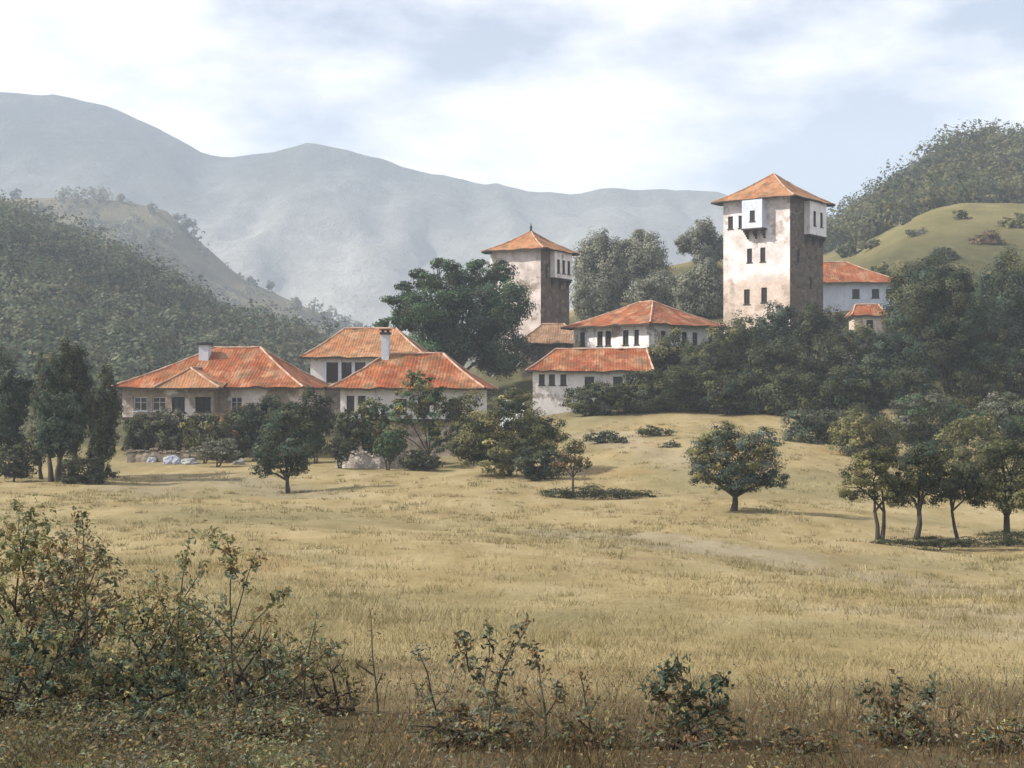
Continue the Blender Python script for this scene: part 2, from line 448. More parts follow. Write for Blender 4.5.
soil = ramp(nt, [(0.62, (0, 0, 0)), (0.70, (0.6, 0.6, 0.6))], noise(nt, coords(nt, (0.7, 1.6, 1)), 0.16, 8, 0.7))
c = mixc(nt, soil, c, (0.20, 0.15, 0.09))
nt.links.new(c, b.inputs['Base Color']); b.inputs['Roughness'].default_value = 1.0
b.inputs['Specular IOR Level'].default_value = 0.05
bump(nt, b, fine, 0.6, 0.12)
me.materials.append(m)
g = link(bpy.data.objects.new('ground', me)); tag(g, 'dry straw coloured meadow falling and rising to the village slope', 'ground', kind='structure')

# far mountains
def mountain(name, label, prof, Yr, Wf, Wb, cols, seed, rough, xs):
    N = 60
    P = []
    pxs, pys = zip(*prof)
    for j in range(N):
        t = j/(N-1)
        Y = Yr - Wf + t*(Wf+Wb)
        rowp = []
        for x in xs:
            pr = 512 + F*x/Yr
            H = wz(np.interp(pr, pxs, pys), Yr)
            k = (Y-(Yr-Wf))/Wf if Y < Yr else 1-(Y-Yr)/Wb
            k = max(k, 0)
            h = -14 + (H+14)*(k**0.85)
            nn = mnoise.fractal(Vector((x*0.006, Y*0.006, seed)), 1.0, 2.0, 6)
            rg = abs(mnoise.fractal(Vector((x*0.010+3, Y*0.003, seed+4)), 1.0, 2.0, 4))
            h += rough*(nn*0.6 - rg*0.9)*min(1, k*3)*(0.30 if k > 0.94 else 1)
            rowp.append((x, Y, h))
        P.append(rowp)
    mb = MB(); mb.grid(P)
    m, nt, b = new_mat(name + '_slopes')
    v = coords(nt)
    n0 = noise(nt, v, 0.010, 10, 0.72)
    n = noise(nt, v, 0.045, 8, 0.7)
    mm_ = nd(nt, 'ShaderNodeMath', operation='MULTIPLY_ADD'); nt.links.new(n, mm_.inputs[0]); mm_.inputs[1].default_value = 0.5
    m2_ = nd(nt, 'ShaderNodeMath', operation='MULTIPLY'); nt.links.new(n0, m2_.inputs[0]); m2_.inputs[1].default_value = 0.5; nt.links.new(m2_.outputs[0], mm_.inputs[2]); n = mm_.outputs[0]
    bump(nt, b, n, 1.0, 14)
    c = ramp(nt, [(0.42, cols[0]), (0.5, cols[1]), (0.60, cols[2])], n)
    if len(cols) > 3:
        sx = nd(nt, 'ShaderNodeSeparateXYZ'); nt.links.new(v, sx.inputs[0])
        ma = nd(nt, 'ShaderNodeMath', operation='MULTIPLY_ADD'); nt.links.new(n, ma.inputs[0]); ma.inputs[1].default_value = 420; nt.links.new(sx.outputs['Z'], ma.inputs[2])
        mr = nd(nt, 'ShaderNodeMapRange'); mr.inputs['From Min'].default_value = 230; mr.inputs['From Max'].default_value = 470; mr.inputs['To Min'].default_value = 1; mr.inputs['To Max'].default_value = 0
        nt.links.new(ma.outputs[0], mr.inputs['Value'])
        c = mixc(nt, mr.outputs[0], c, cols[3])  # low mist painted in as a paler colour towards the mountain foot
    nt.links.new(c, b.inputs['Base Color'])
    b.inputs['Roughness'].default_value = 1; b.inputs['Specular IOR Level'].default_value = 0
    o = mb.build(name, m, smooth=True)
    tag(o, label, 'mountain', kind='structure')
ridge_far = [(-700, 150), (-300, 105), (-100, 92), (0, 88), (70, 93), (120, 108), (150, 124), (200, 148), (235, 156), (275, 150), (310, 139), (350, 146), (400, 162),
             (440, 173), (480, 181), (540, 186), (600, 182), (660, 184), (720, 192), (800, 205), (900, 225), (1100, 240), (1700, 230)]
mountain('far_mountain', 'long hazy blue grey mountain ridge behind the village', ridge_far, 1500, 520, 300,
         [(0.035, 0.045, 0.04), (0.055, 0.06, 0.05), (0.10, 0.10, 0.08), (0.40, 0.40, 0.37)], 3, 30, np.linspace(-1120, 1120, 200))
ridge_mid = [(-900, 190), (-400, 175), (-100, 185), (0, 194), (60, 193), (120, 196), (165, 206), (200, 240), (240, 275), (290, 300), (340, 322), (420, 345), (560, 372), (900, 385), (1700, 385)]
mountain('middle_hill', 'pale olive hill fading into haze behind the left wooded hill', ridge_mid, 780, 230, 150,
         [(0.10, 0.10, 0.06), (0.16, 0.14, 0.08), (0.22, 0.19, 0.12)], 9, 10, np.linspace(-760, 560, 150))

# ------------------------------------------------------------------ foliage palettes (linear albedo)
PAL = {
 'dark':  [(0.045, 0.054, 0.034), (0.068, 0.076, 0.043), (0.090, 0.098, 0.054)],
 'teal':  [(0.044, 0.068, 0.047), (0.068, 0.099, 0.067), (0.101, 0.130, 0.090)],
 'green': [(0.041, 0.074, 0.035), (0.065, 0.115, 0.054), (0.095, 0.155, 0.081)],
 'olive': [(0.112, 0.116, 0.049), (0.167, 0.164, 0.070), (0.239, 0.219, 0.094)],
 'grey':  [(0.112, 0.120, 0.082), (0.157, 0.161, 0.117), (0.209, 0.209, 0.157)],
 'mixed': [(0.067, 0.090, 0.067), (0.133, 0.137, 0.063), (0.098, 0.133, 0.119), (0.210, 0.189, 0.077), (0.056, 0.063, 0.049)],
 'rust':  [(0.153, 0.104, 0.052), (0.102, 0.083, 0.048), (0.222, 0.139, 0.069), (0.120, 0.130, 0.078)],
 'weed':  [(0.195, 0.215, 0.103), (0.156, 0.203, 0.139), (0.286, 0.254, 0.112), (0.143, 0.128, 0.066), (0.235, 0.164, 0.074)],
 'hillL': [(0.078, 0.104, 0.066), (0.114, 0.138, 0.087), (0.151, 0.166, 0.104)],
 'hillR': [(0.060, 0.075, 0.042), (0.093, 0.105, 0.057), (0.128, 0.135, 0.072)],
 'paletop': [(0.16, 0.15, 0.075), (0.12, 0.125, 0.06), (0.09, 0.10, 0.07)],
}
def clump_leaves(centers, radii, n_tot, leaf, pal, sub=26, aspect=0.6, subr=0.30):
    """leaves gathered in small clumps over ellipsoid lobes; all arrays in local metres"""
    centers = np.asarray(centers, float); radii = np.asarray(radii, float)
    wts = (radii[:, 0]*radii[:, 2]); wts = wts/wts.sum()
    Ps, Ns, Cs = [], [], []
    pal = np.asarray(pal)
    for c, r, w in zip(centers, radii, wts):
        n = max(30, int(n_tot*w)); k = max(6, int(sub))
        d = RNG.normal(size=(k, 3)); d /= np.linalg.norm(d, axis=1, keepdims=True)
        rad = RNG.uniform(0.35, 1.0, size=(k, 1))**0.6
        sc = c + d*r*rad
        sr = RNG.uniform(0.6, 1.25, size=k)*subr
        idx = RNG.integers(0, k, n)
        off = RNG.normal(size=(n, 3)); off /= np.linalg.norm(off, axis=1, keepdims=True)
        off *= RNG.uniform(0, 1, size=(n, 1))**0.45
        p = sc[idx] + off*(sr[idx][:, None])*r*np.array([1.15, 1.15, 0.8])
        nrm = d[idx]*0.9 + off*0.9 + RNG.normal(size=(n, 3))*0.32 + np.array([0, 0, 0.35])
        ck = pal[RNG.integers(0, len(pal), k)]*RNG.uniform(0.7, 1.4, size=(k, 1))
        cc = ck[idx]*RNG.uniform(0.75, 1.3, size=(n, 1))
        Ps.append(p); Ns.append(nrm); Cs.append(cc)
    P = np.concatenate(Ps); N = np.concatenate(Ns); Cc = np.concatenate(Cs)
    L = leaf*RNG.uniform(0.6, 1.35, len(P))
    return P, N, L, L*aspect, Cc

def auto_lobes(x0, y0, x1, y1, k, seed, tight=0.95):
    rr = random.Random(seed)
    cx, cy, a, bb = (x0+x1)/2, (y0+y1)/2, (x1-x0)/2, (y1-y0)/2
    L = [(cx, cy+bb*0.08, a*0.66, bb*0.70)]
    for i in range(k):
        an = 2*math.pi*(i+rr.uniform(-0.3, 0.3))/k
        q = rr.uniform(0.55, 0.68)*tight
        s = rr.uniform(0.36, 0.52)
        L.append((cx+math.cos(an)*a*q, cy+math.sin(an)*bb*q, a*s, bb*s*1.05))
    return L

GND = {}
def tree(name, label, cat, bpx, Y, lobes, pal, leaf_px=2.5, cover=6.0, trunk=0.14, group=None, depth=0.9,
         stems=1, bare=None, seed=0, subr=0.36, aspect=0.6, parts=('crown', 'trunk'), sub=34, lean=0.0):
    """lobes: (px, py, rx, ry) as seen; given real size at distance Y"""
    rr = random.Random(seed*13+5)
    base = foot(bpx, Y)
    root = empty(name, base); tag(root, label, cat, group)
    s = Y/F
    cen, rad = [], []
    for k, (lx, ly, rx, ry) in enumerate(lobes):
        dy = rr.uniform(-0.6, 0.6)*depth*max(l[2] for l in lobes)*s*(1 if k else 0.2)
        cen.append((wx(lx, Y)-base.x, dy, wz(ly, Y)-base.z))
        rad.append((rx*s, (rx+ry)*0.5*s*depth, ry*s))
    area = sum(l[2]*l[3]*3.1 for l in lobes)
    n = int(cover*area/(leaf_px*leaf_px*aspect*0.5)*0.62)
    P, N, L, Wd, Cc = clump_leaves(cen, rad, n, leaf_px*s, pal, sub=sub, aspect=aspect, subr=subr)
    keep = P[:, 2] > 0.02
    P, N, L, Wd, Cc = P[keep], N[keep], L[keep], Wd[keep], Cc[keep]
    leaf_mesh(parts[0], P, N, L, Wd, Cc, M['leaf'], root, fine=Y < 20)
    if trunk:
        mb = MB()
        zc = np.mean([c[2] for c in cen]); xc = np.mean([c[0] for c in cen])
        zlow = min(c[2]-r[2] for c, r in zip(cen, rad))
        fork = max(zlow*0.9, zc*0.25)
        for q in range(stems):
            bx = (q-(stems-1)/2)*trunk*2.2
            fx = bx*2.0 + xc*0.35 + lean*fork; fy = rr.uniform(-0.1, 0.1)
            mid = (bx+(fx-bx)*0.45+rr.uniform(-0.06, 0.06)*fork, fy*0.5, fork*0.5)
            mb.tube([(bx, 0, -0.25), (bx, 0, 0.05), mid, (fx, fy, fork)], [trunk*1.5, trunk*1.15, trunk*0.9, trunk*0.75], 8)
            for c, r in list(zip(cen, rad))[q::stems] if stems > 1 else zip(cen, rad):
                e = Vector(c); a = Vector((fx, fy, fork))
                m1 = a.lerp(e, 0.5) + Vector((rr.uniform(-.12, .12), rr.uniform(-.12, .12), 0.10))*r[0]
                mb.tube([a-(a-Vector(mid))*0.1, m1, e], [trunk*0.6, trunk*0.38, trunk*0.16], 6)
                for z in range(3):
                    d = Vector((rr.gauss(0, 1), rr.gauss(0, 1), rr.gauss(0.3, 0.8))).normalized()
                    e2 = e + Vector((d.x*r[0], d.y*r[1], d.z*r[2]))*0.8
                    mb.tube([m1.lerp(e, 0.6), m1.lerp(e2, 0.7), e2], [trunk*0.25, trunk*0.15, trunk*0.06], 5)
        mb.build(parts[1], M['bark'], root, smooth=True)
    return root

# ------------------------------------------------------------------ buildings
def wall_panel(mb, A, B, z0, z1, n, holes, mi=0, reveal=0.22, mrev=None):
    """vertical wall from A to B (2D) with outward normal n; holes = (s0, s1, h0, h1)"""
    A = Vector(A); B = Vector(B); t = (B-A); Lw = t.length; t = t/Lw; n = Vector(n)
    ss = sorted(set([0, Lw] + [h[k] for h in holes for k in (0, 1)]))
    zs = sorted(set([z0, z1] + [h[k] for h in holes for k in (2, 3)]))
    P = lambda s, z, d=0: (A.x+t.x*s-n.x*d, A.y+t.y*s-n.y*d, z)
    flip = (t.x*n.y - t.y*n.x) > 0
    def q(a, b_, c, d, m=mi):
        mb.face([a, b_, c, d] if not flip else [d, c, b_, a], m)
    for i in range(len(ss)-1):
        for j in range(len(zs)-1):
            sc, zc = (ss[i]+ss[i+1])/2, (zs[j]+zs[j+1])/2
            if any(h[0] < sc < h[1] and h[2] < zc < h[3] for h in holes): continue
            q(P(ss[i], zs[j]), P(ss[i+1], zs[j]), P(ss[i+1], zs[j+1]), P(ss[i], zs[j+1]))
    mr = mi if mrev is None else mrev
    for (a, b_, c, d) in holes:
        q(P(a, c), P(a, c, reveal), P(b_, c, reveal), P(b_, c), mr)
        q(P(a, d, reveal), P(a, d), P(b_, d), P(b_, d, reveal), mr)
        q(P(a, c, reveal), P(a, c), P(a, d), P(a, d, reveal), mr)
        q(P(b_, c), P(b_, c, reveal), P(b_, d, reveal), P(b_, d), mr)

def obox(mb, A, t, n, s0, s1, d0, d1, z0, z1, mi=0):
    """box along a wall: s along t, d outward along n"""
    p = []
    for z in (z0, z1):
        for (s, d) in ((s0, d0), (s1, d0), (s1, d1), (s0, d1)):
            p.append((A.x+t.x*s+n.x*d, A.y+t.y*s+n.y*d, z))
    for f in ((0,1,2,3),(7,6,5,4),(0,4,5,1),(1,5,6,2),(2,6,7,3),(3,7,4,0)):
        mb.face([p[k] for k in f], mi)

def window(parent, A, B, n, hole, frame='wood', as_sub=False, depth=0.17, shutters=False):
    A = Vector((A[0], A[1])); B = Vector((B[0], B[1])); t = (B-A).normalized(); n = Vector(n)
    a, b_, c, d = hole
    fr = 0.07
    pane = MB(); frm = MB()
    obox(pane, A, t, n, a+0.005, b_-0.005, -depth-0.03, -depth, c+0.005, d-0.005)
    for (s0, s1, z0, z1) in ((a, a+fr, c, d), (b_-fr, b_, c, d), (a+fr, b_-fr, d-fr, d), (a+fr, b_-fr, c, c+fr), ((a+b_)/2-0.025, (a+b_)/2+0.025, c+fr, d-fr),
                             (a+fr, (a+b_)/2-0.025, c+(d-c)*0.6, c+(d-c)*0.6+0.04), ((a+b_)/2+0.025, b_-fr, c+(d-c)*0.6, c+(d-c)*0.6+0.04)):
        obox(frm, A, t, n, s0+0.002, s1-0.002, -depth+0.003, -depth+0.06, z0+0.002, z1-0.002)
    sill = MB(); obox(sill, A, t, n, a-0.08, b_+0.08, -0.05, 0.07, c-0.09, c-0.003)
    if as_sub:
        o = MB()
        for src, mi in ((pane, 0), (frm, 1), (sill, 1)):
            for f in src.f: o.face([src.v[k] for k in f], mi)
        o.build('window', [M['glass'], M[frame]], parent)
    else:
        o = pane.build('window', M['glass'], parent)
        frm.build('frame', M[frame], o); sill.build('sill', M[frame], o)

def slope_grid(A, B, C, D, sag, seed, nv=8, jit=0.085, lift=0.0):
    """roof slope: eave A->B, top D->C"""
    A, B, C, D = map(Vector, (A, B, C, D))
    nu = max(4, int((B-A).length/0.7))
    sl = ((C+D)/2-(A+B)/2).length
    P, UV = [], []
    eu = (B-A).normalized()
    for j in range(nv+1):
        v = j/nv; r_, ru = [], []
        for i in range(nu+1):
            u = i/nu
            p = A.lerp(B, u).lerp(D.lerp(C, u), v)
            p.z += lift - sag*4*v*(1-v)*0.5
            if 0 < i < nu:
                p.z += jit*mnoise.noise(Vector((p.x*0.9, p.y*0.9, seed)))*2
            r_.append(p); ru.append(((p-A).dot(eu), v*sl))
        P.append(r_); UV.append(ru)
    return P, UV

def roof(parent, slopes, lines, tile, sag=0.25, seed=0, name='roof', thick=0.14, capr=0.085):
    top = MB(); und = MB()
    for k, (A, B, C, D) in enumerate(slopes):
        P, UV = slope_grid(A, B, C, D, sag, seed+k)
        top.grid(P, 0, UV)
        Q = [[(p[0], p[1], p[2]-thick) for p in r_] for r_ in P]
        und.grid([list(reversed(r_)) for r_ in Q])
        for i in range(len(P[0])-1):
            und.face([P[0][i+1]-Vector((0, 0, 0.02)), P[0][i]-Vector((0, 0, 0.02)), Q[0][i], Q[0][i+1]])
    o = top.build(name, tile, parent, smooth=False)
    und.build('eaves', M['wood'], o)
    cap = MB()
    for k, (a, b_, sg) in enumerate(lines):
        a = Vector(a); b_ = Vector(b_); pts = []
        n = max(6, int((b_-a).length/0.5))
        for i in range(n+1):
            v = i/n; p = a.lerp(b_, v)
            p.z += -(sag*4*v*(1-v)*0.5 if sg else 0) + 0.02 + random.uniform(-0.015, 0.015)
            pts.append(p)
        cap.tube(pts, [capr*random.uniform(0.85, 1.15) for _ in pts], 7)
    cap.build('ridge_tiles', M['ridge'], o, smooth=True)
    return o

def hip_geometry(w, d, ov, ze, rise, r0, r1, yr=0.0):
    x0, x1, y0, y1 = -w/2-ov, w/2+ov, -d/2-ov, d/2+ov
    a, b_, c, dd = (x0, y0, ze), (x1, y0, ze), (x1, y1, ze), (x0, y1, ze)
    p, q = (r0, yr, ze+rise), (r1, yr, ze+rise)
    slopes = [(a, b_, q, p), (b_, c, q, q), (c, dd, p, q), (dd, a, p, p)]
    lines = [(a, p, True), (b_, q, True), (c, q, True), (dd, p, True)]
    if abs(r1-r0) > 0.05: lines.append((p, q, False))
    return slopes, lines

def building(name, label, cat, px, Y, yaw, w, d, eave_py, rise, ridge=None, ov=0.8, tile='tile', upper='white', lower='stone', right_mat=None,
             split=2.5, jetty=0.25, wins=None, low_wins=None, chim=None, sag=0.25, seed=0, frame='wood', group=None, yr=0.0):
    """px, Y = middle of the footprint. Walls reach down into the slope."""
    x = wx(px, Y)
    cs, sn = math.cos(yaw), math.sin(yaw)
    ymin = Y - abs(w/2*sn) - abs(d/2*cs)
    ze_w = wz(eave_py, ymin - ov*0.7)
    gs = [gz(x+cs*a*w/2-sn*b_*d/2, Y+sn*a*w/2+cs*b_*d/2) for a in (-1, 1) for b_ in (-1, 1)]
    zb = min(gs)-0.3
    zfront = gz(x+sn*d/2, Y-cs*d/2)
    root = empty(name, (x, Y, zb), yaw); tag(root, label, cat, group)
    H = ze_w - zb
    print('BUILD', name, 'eave z', round(ze_w, 1), 'height', round(H, 1), 'front h', round(ze_w-zfront, 1), 'base py', round(HZ-zfront*F/(Y-d/2)))
    zs = H - split if split else 0
    corners = lambda g_: [(-w/2-g_, -d/2-g_), (w/2+g_, -d/2-g_), (w/2+g_, d/2+g_), (-w/2-g_, d/2+g_)]
    cu = corners(jetty); cl = corners(0)
    N = [(0, -1), (1, 0), (0, 1), (-1, 0)]
    wins = wins or {}; low_wins = low_wins or {}
    mats = [M[upper], M[right_mat] if right_mat else M[upper]]
    up = MB()
    for k in range(4):
        A, B = cu[k], cu[(k+1) % 4]
        Lw = (Vector(B)-Vector(A)).length
        hs = [(Lw*s-ww/2, Lw*s+ww/2, H-zt-hh, H-zt) for (s, ww, zt, hh) in wins.get(k, [])]
        wall_panel(up, A, B, zs, H+0.02, N[k], hs, 1 if k == 1 else 0)
    if split and jetty > 0:
        up.face([(*cu[0], zs), (*cu[3], zs), (*cu[2], zs), (*cu[1], zs)], 0)
    wobj = up.build('wall', mats, root)
    for k in range(4):
        A, B = cu[k], cu[(k+1) % 4]; Lw = (Vector(B)-Vector(A)).length
        for (s, ww, zt, hh) in wins.get(k, []):
            window(root, A, B, N[k], (Lw*s-ww/2, Lw*s+ww/2, H-zt-hh, H-zt), frame)
    if split:
        lo = MB()
        for k in range(4):
            A, B = cl[k], cl[(k+1) % 4]; Lw = (Vector(B)-Vector(A)).length
            hs = [(Lw*s-ww/2, Lw*s+ww/2, zs-zt-hh, zs-zt) for (s, ww, zt, hh) in low_wins.get(k, [])]
            wall_panel(lo, A, B, 0, zs, N[k], hs)
            for h in hs: window(root, A, B, N[k], h, frame)
        lo.build('stone_base', M[lower], root)
        bm = MB()
        for k in (0, 1, 3):
            A = Vector(cu[k]); B = Vector(cu[(k+1) % 4]); t = (B-A).normalized(); n = Vector(N[k])
            obox(bm, A, t, n, 0.02, (B-A).length-0.02, -0.02, 0.06, zs-0.10, zs+0.12)
        bm.build('sill_beam', M['wood'], root)
    r0, r1 = ridge if ridge else (0, 0)
    sl, ln = hip_geometry(w, d, ov+jetty, H, rise, r0, r1, yr)
    ro = roof(root, sl, ln, M[tile], sag, seed)
    if chim:
        for (cx, cy, zt, cw) in chim:
            mb = MB(); mb.box(cx-cw/2, cy-cw/2, H+rise*0.3, cx+cw/2, cy+cw/2, H+zt)
            c = mb.build('chimney', M['chim'], root)
            mb = MB(); mb.box(cx-cw/2-0.10, cy-cw/2-0.10, H+zt+0.002, cx+cw/2+0.10, cy+cw/2+0.10, H+zt+0.16)
            for a in (-1, 1):
                for b_ in (-1, 1):
                    mb.box(cx+a*cw*0.35-0.06, cy+b_*cw*0.35-0.06, H+zt+0.163, cx+a*cw*0.35+0.06, cy+b_*cw*0.35+0.06, H+zt+0.30)
            mb.box(cx-cw/2-0.12, cy-cw/2-0.12, H+zt+0.303, cx+cw/2+0.12, cy+cw/2+0.12, H+zt+0.38)
            mb.build('chimney_cap', M['iron'], c)
    return root, H, cu

def oriel(root, H, half, face, s0, s1, z0, z1, out, mat, wins, mat_side=None):
    """enclosed wooden bay hung on one face of a square tower of half width half; s measured from the left end of that face"""
    P = {0: ((-half, -half), (half, -half)), 1: ((half, -half), (half, half)), 3: ((-half, half), (-half, -half))}[face]
    n = Vector({0: (0, -1), 1: (1, 0), 3: (-1, 0)}[face])
    A = Vector(P[0]); t = (Vector(P[1])-A).normalized()
    a2 = A + t*s0 + n*out; b2 = A + t*s1 + n*out
    a1 = A + t*s0; b1 = A + t*s1
    mb = MB()
    hs = [(s*(s1-s0)-ww/2, s*(s1-s0)+ww/2, z1-zt-hh, z1-zt) for (s, ww, zt, hh) in wins]
    wall_panel(mb, a2, b2, z0, z1, n, hs, 0, 0.14)
    wall_panel(mb, b2, b1, z0, z1, t, [], 0); wall_panel(mb, a1, a2, z0, z1, -t, [], 0)
    mb.face([(*a1, z0), (*b1, z0), (*b2, z0), (*a2, z0)], 0); mb.face([(*a2, z1), (*b2, z1), (*b1, z1), (*a1, z1)], 0)
    o = mb.build('oriel', mat, root)
    for h in hs: window(o, a2, b2, n, h, 'wood', True, 0.10)
    br = MB()
    obox(br, A, t, n, s0-0.05, s1+0.05, 0.01, out+0.06, z0-0.16, z0-0.004)
    for s in (s0+0.2, (s0+s1)/2, s1-0.2):
        for k in range(4):
            obox(br, A, t, n, s-0.07, s+0.07, 0.01, out*(1-k/4.0), z0-0.165-0.22*(k+1)+0.002, z0-0.165-0.22*k)
    br.build('bracket', M['wood'], o)
    return o

# ---- front left house
W_ = lambda s, ww=0.85, zt=0.75, hh=1.05: (s, ww, zt, hh)
rA, HA, cuA = building('village_house', 'long low house at far left with red hipped roof and small projecting front wing', 'house', 227, 110.3, R(-6), 13.0, 8.6, 387, 3.15,
    ridge=(-1.0, 2.7), wins={0: [W_(0.105, 1.05), W_(0.215, 1.1), W_(0.36, 0.6, 0.7, 1.3), W_(0.49, 1.5, 0.7), W_(0.66, 0.9), W_(0.85, 0.9)], 3: [W_(0.3), W_(0.7)], 1: [W_(0.4)]},
    low_wins={0: [(0.3, 0.8, 0.6, 0.8), (0.62, 1.0, 0.4, 1.9)]}, upper='oldwhite', split=2.4, seed=1, frame='palewood', group='red roofed village houses', ov=0.75)
# front wing roof over the projecting bay, and its posts
yf = -4.3-0.25
wx0, wx1 = -3.6, 1.5; xc = -1.3
ap = (xc, yf-0.3, HA+1.45); bk = (xc, yf+2.3, HA+1.50)
eL0, eR0 = (wx0, yf-2.0, HA-0.05), (wx1, yf-2.0, HA-0.05)
eL1, eR1 = (wx0, yf+0.2, HA+0.35), (wx1, yf+0.2, HA+0.35)
roof(rA, [(eL0, eR0, ap, ap), (eR0, eR1, bk, ap), (eL1, eL0, ap, bk)], [(eL0, ap, True), (eR0, ap, True), (ap, bk, False)], M['tileold'], 0.1, 31, 'wing_roof')
wm = MB(); zsA = HA-2.4
wall_panel(wm, (wx0+0.7, yf-1.3), (wx1-0.7, yf-1.3), zsA, HA+0.0, (0, -1), [(0.5, 1.5, HA-1.85, HA-0.75), (2.3, 3.5, HA-1.85, HA-0.75)])
wall_panel(wm, (wx0+0.7, yf-0.02), (wx0+0.7, yf-1.3), zsA, HA+0.0, (-1, 0), [])
wall_panel(wm, (wx1-0.7, yf-1.3), (wx1-0.7, yf-0.02), zsA, HA+0.0, (1, 0), [])
wm.face([(wx0+0.7, yf-1.3, zsA), (wx0+0.7, yf-0.02, zsA), (wx1-0.7, yf-0.02, zsA), (wx1-0.7, yf-1.3, zsA)])
wm.build('wing_wall', M['oldwhite'], rA)
for h in [(0.5, 1.5, HA-1.85, HA-0.75), (2.3, 3.5, HA-1.85, HA-0.75)]:
    window(rA, (wx0+0.7, yf-1.3), (wx1-0.7, yf-1.3), (0, -1), h)
for s in (wx0+0.85, xc, wx1-0.85):
    pm = MB(); pm.box(s-0.1, yf-1.25, -0.4, s+0.1, yf-1.05, zsA-0.003); pm.build('post', M['wood'], rA)
cm = MB(); cm.box(-1.75, -1.6, HA+1.2, -1.0, -0.85, HA+3.3)
c_ = cm.build('chimney', M['chim'], rA)
cm = MB(); cm.box(-1.87, -1.72, HA+3.303, -0.88, -0.73, HA+3.5); cm.build('chimney_cap', M['iron'], c_)

# ---- second house, behind
rB, HB, cuB = building('village_house', 'red hipped house with open gallery on white posts, behind the house with the tree-covered front', 'house', 373, 127.3, R(-4), 9.2, 8.0, 357, 2.75, ridge=(-2.6, 2.1),
    wins={0: [(0.32, 3.6, 0.45, 1.7), (0.78, 1.0, 0.7, 1.1)], 3: [W_(0.4), W_(0.75)]}, upper='white', tile='tileold', split=2.6, seed=5, group='red roofed village houses')
for s in (-3.55, -2.2, -1.0):
    pm = MB(); pm.box(s-0.14, -4.42, HB-2.2, s+0.14, -4.14, HB-0.12); pm.build('gallery_post', M['palewood'], rB)
# ---- third house, in front
rC, HC, cuC = building('village_house', 'red hipped house with tall white ridge chimney, young trees growing against its front', 'house', 416, 102.4, R(-5), 9.1, 7.2, 388, 2.55, ridge=(-2.2, 2.0),
    wins={0: [(0.075, 0.55, 0.55, 1.15), (0.16, 0.55, 0.55, 1.15), W_(0.45), W_(0.62), W_(0.85)], 3: [W_(0.35), W_(0.7)]}, low_wins={0: [(0.35, 1.0, 0.3, 1.9), (0.7, 0.8, 0.5, 0.8)]},
    upper='white', lower='beige', split=2.3, seed=9, chim=[(-2.2, -0.3, 3.95, 0.55)], group='red roofed village houses', ov=0.75)
# ---- pale tall tower
rT, HT, cuT = building('stone_tower', 'tall white and peach plastered tower with blue oriel and weathered pyramid roof, highest building', 'tower', 773.5, 154, R(-38), 8.0, 8.0, 195.5, 3.35,
    ov=1.0, tile='tileold', upper='tower', right_mat='darkstone', split=0, jetty=0, sag=0.45, seed=13,
    wins={0: [(0.11, 0.62, 1.55, 1.35), (0.27, 0.62, 1.55, 1.35), (0.40, 0.62, 5.2, 1.5), (0.60, 0.62, 5.2, 1.5), (0.36, 0.7, 9.6, 1.6), (0.62, 0.7, 9.5, 1.6)],
          1: [(0.25, 0.5, 5.5, 1.2), (0.62, 0.5, 8.2, 1.2)]})
oriel(rT, HT, 3.95, 0, 2.8, 5.2, HT-3.15, HT-0.12, 1.1, M['blue'], [(0.52, 0.62, 1.15, 1.15)])
oriel(rT, HT, 3.95, 1, 3.3, 7.3, HT-3.7, HT-0.12, 0.75, M['white'], [(0.28, 0.62, 1.0, 1.6), (0.70, 0.62, 1.0, 1.6)])
# ---- small tower
rS, HS, cuS = building('stone_tower', 'smaller pinkish tower with finial on its pyramid roof, rising beside the big evergreen', 'tower', 531, 152, R(-32), 6.1, 6.1, 248, 2.35,
    ov=0.85, tile='tileold', upper='pink', right_mat='darkstone', split=0, jetty=0, sag=0.35, seed=17,
    wins={0: [(0.12, 0.5, 1.3, 1.3)], 1: [(0.2, 0.45, 1.5, 1.4)]})
oriel(rS, HS, 3.05, 1, 2.0, 5.7, HS-2.9, HS-0.12, 0.55, M['white'], [(0.22, 0.6, 0.8, 1.45), (0.52, 0.6, 0.8, 1.45), (0.82, 0.6, 0.8, 1.45)])
oriel(rS, HS, 3.05, 3, 1.6, 5.6, HS-2.6, HS-0.12, 0.55, M['white'], [(0.3, 0.6, 0.7, 1.3), (0.7, 0.6, 0.7, 1.3)])
fm = MB(); fm.tube([(0, 0, HS+2.30), (0, 0, HS+2.6), (0, 0, HS+2.75), (0, 0, HS+2.95), (0, 0, HS+3.25)], [0.16, 0.10, 0.16, 0.06, 0.02], 8)
fm.build('finial', M['iron'], rS, smooth=True)
# ---- central house on the slope
rE, HE, cuE = building('village_house', 'broad white house with spreading red hip roof seen corner-on between the two towers', 'house', 646, 138, R(-47), 9.4, 9.8, 323.5, 2.55, ridge=(-0.9, 0.9), ov=0.9,
    wins={0: [(0.12, 0.7, 0.5, 1.35), (0.36, 0.75, 0.5, 1.4), (0.47, 0.75, 0.5, 1.4), (0.70, 0.75, 0.5, 1.4), (0.84, 0.6, 0.5, 1.4)], 1: [(0.2, 0.8, 0.6, 1.2), (0.5, 0.8, 0.6, 1.2), (0.65, 0.8, 0.6, 1.2), (0.88, 0.7, 0.6, 1.2)]},
    upper='white', split=2.6, seed=21, group='red roofed village houses')
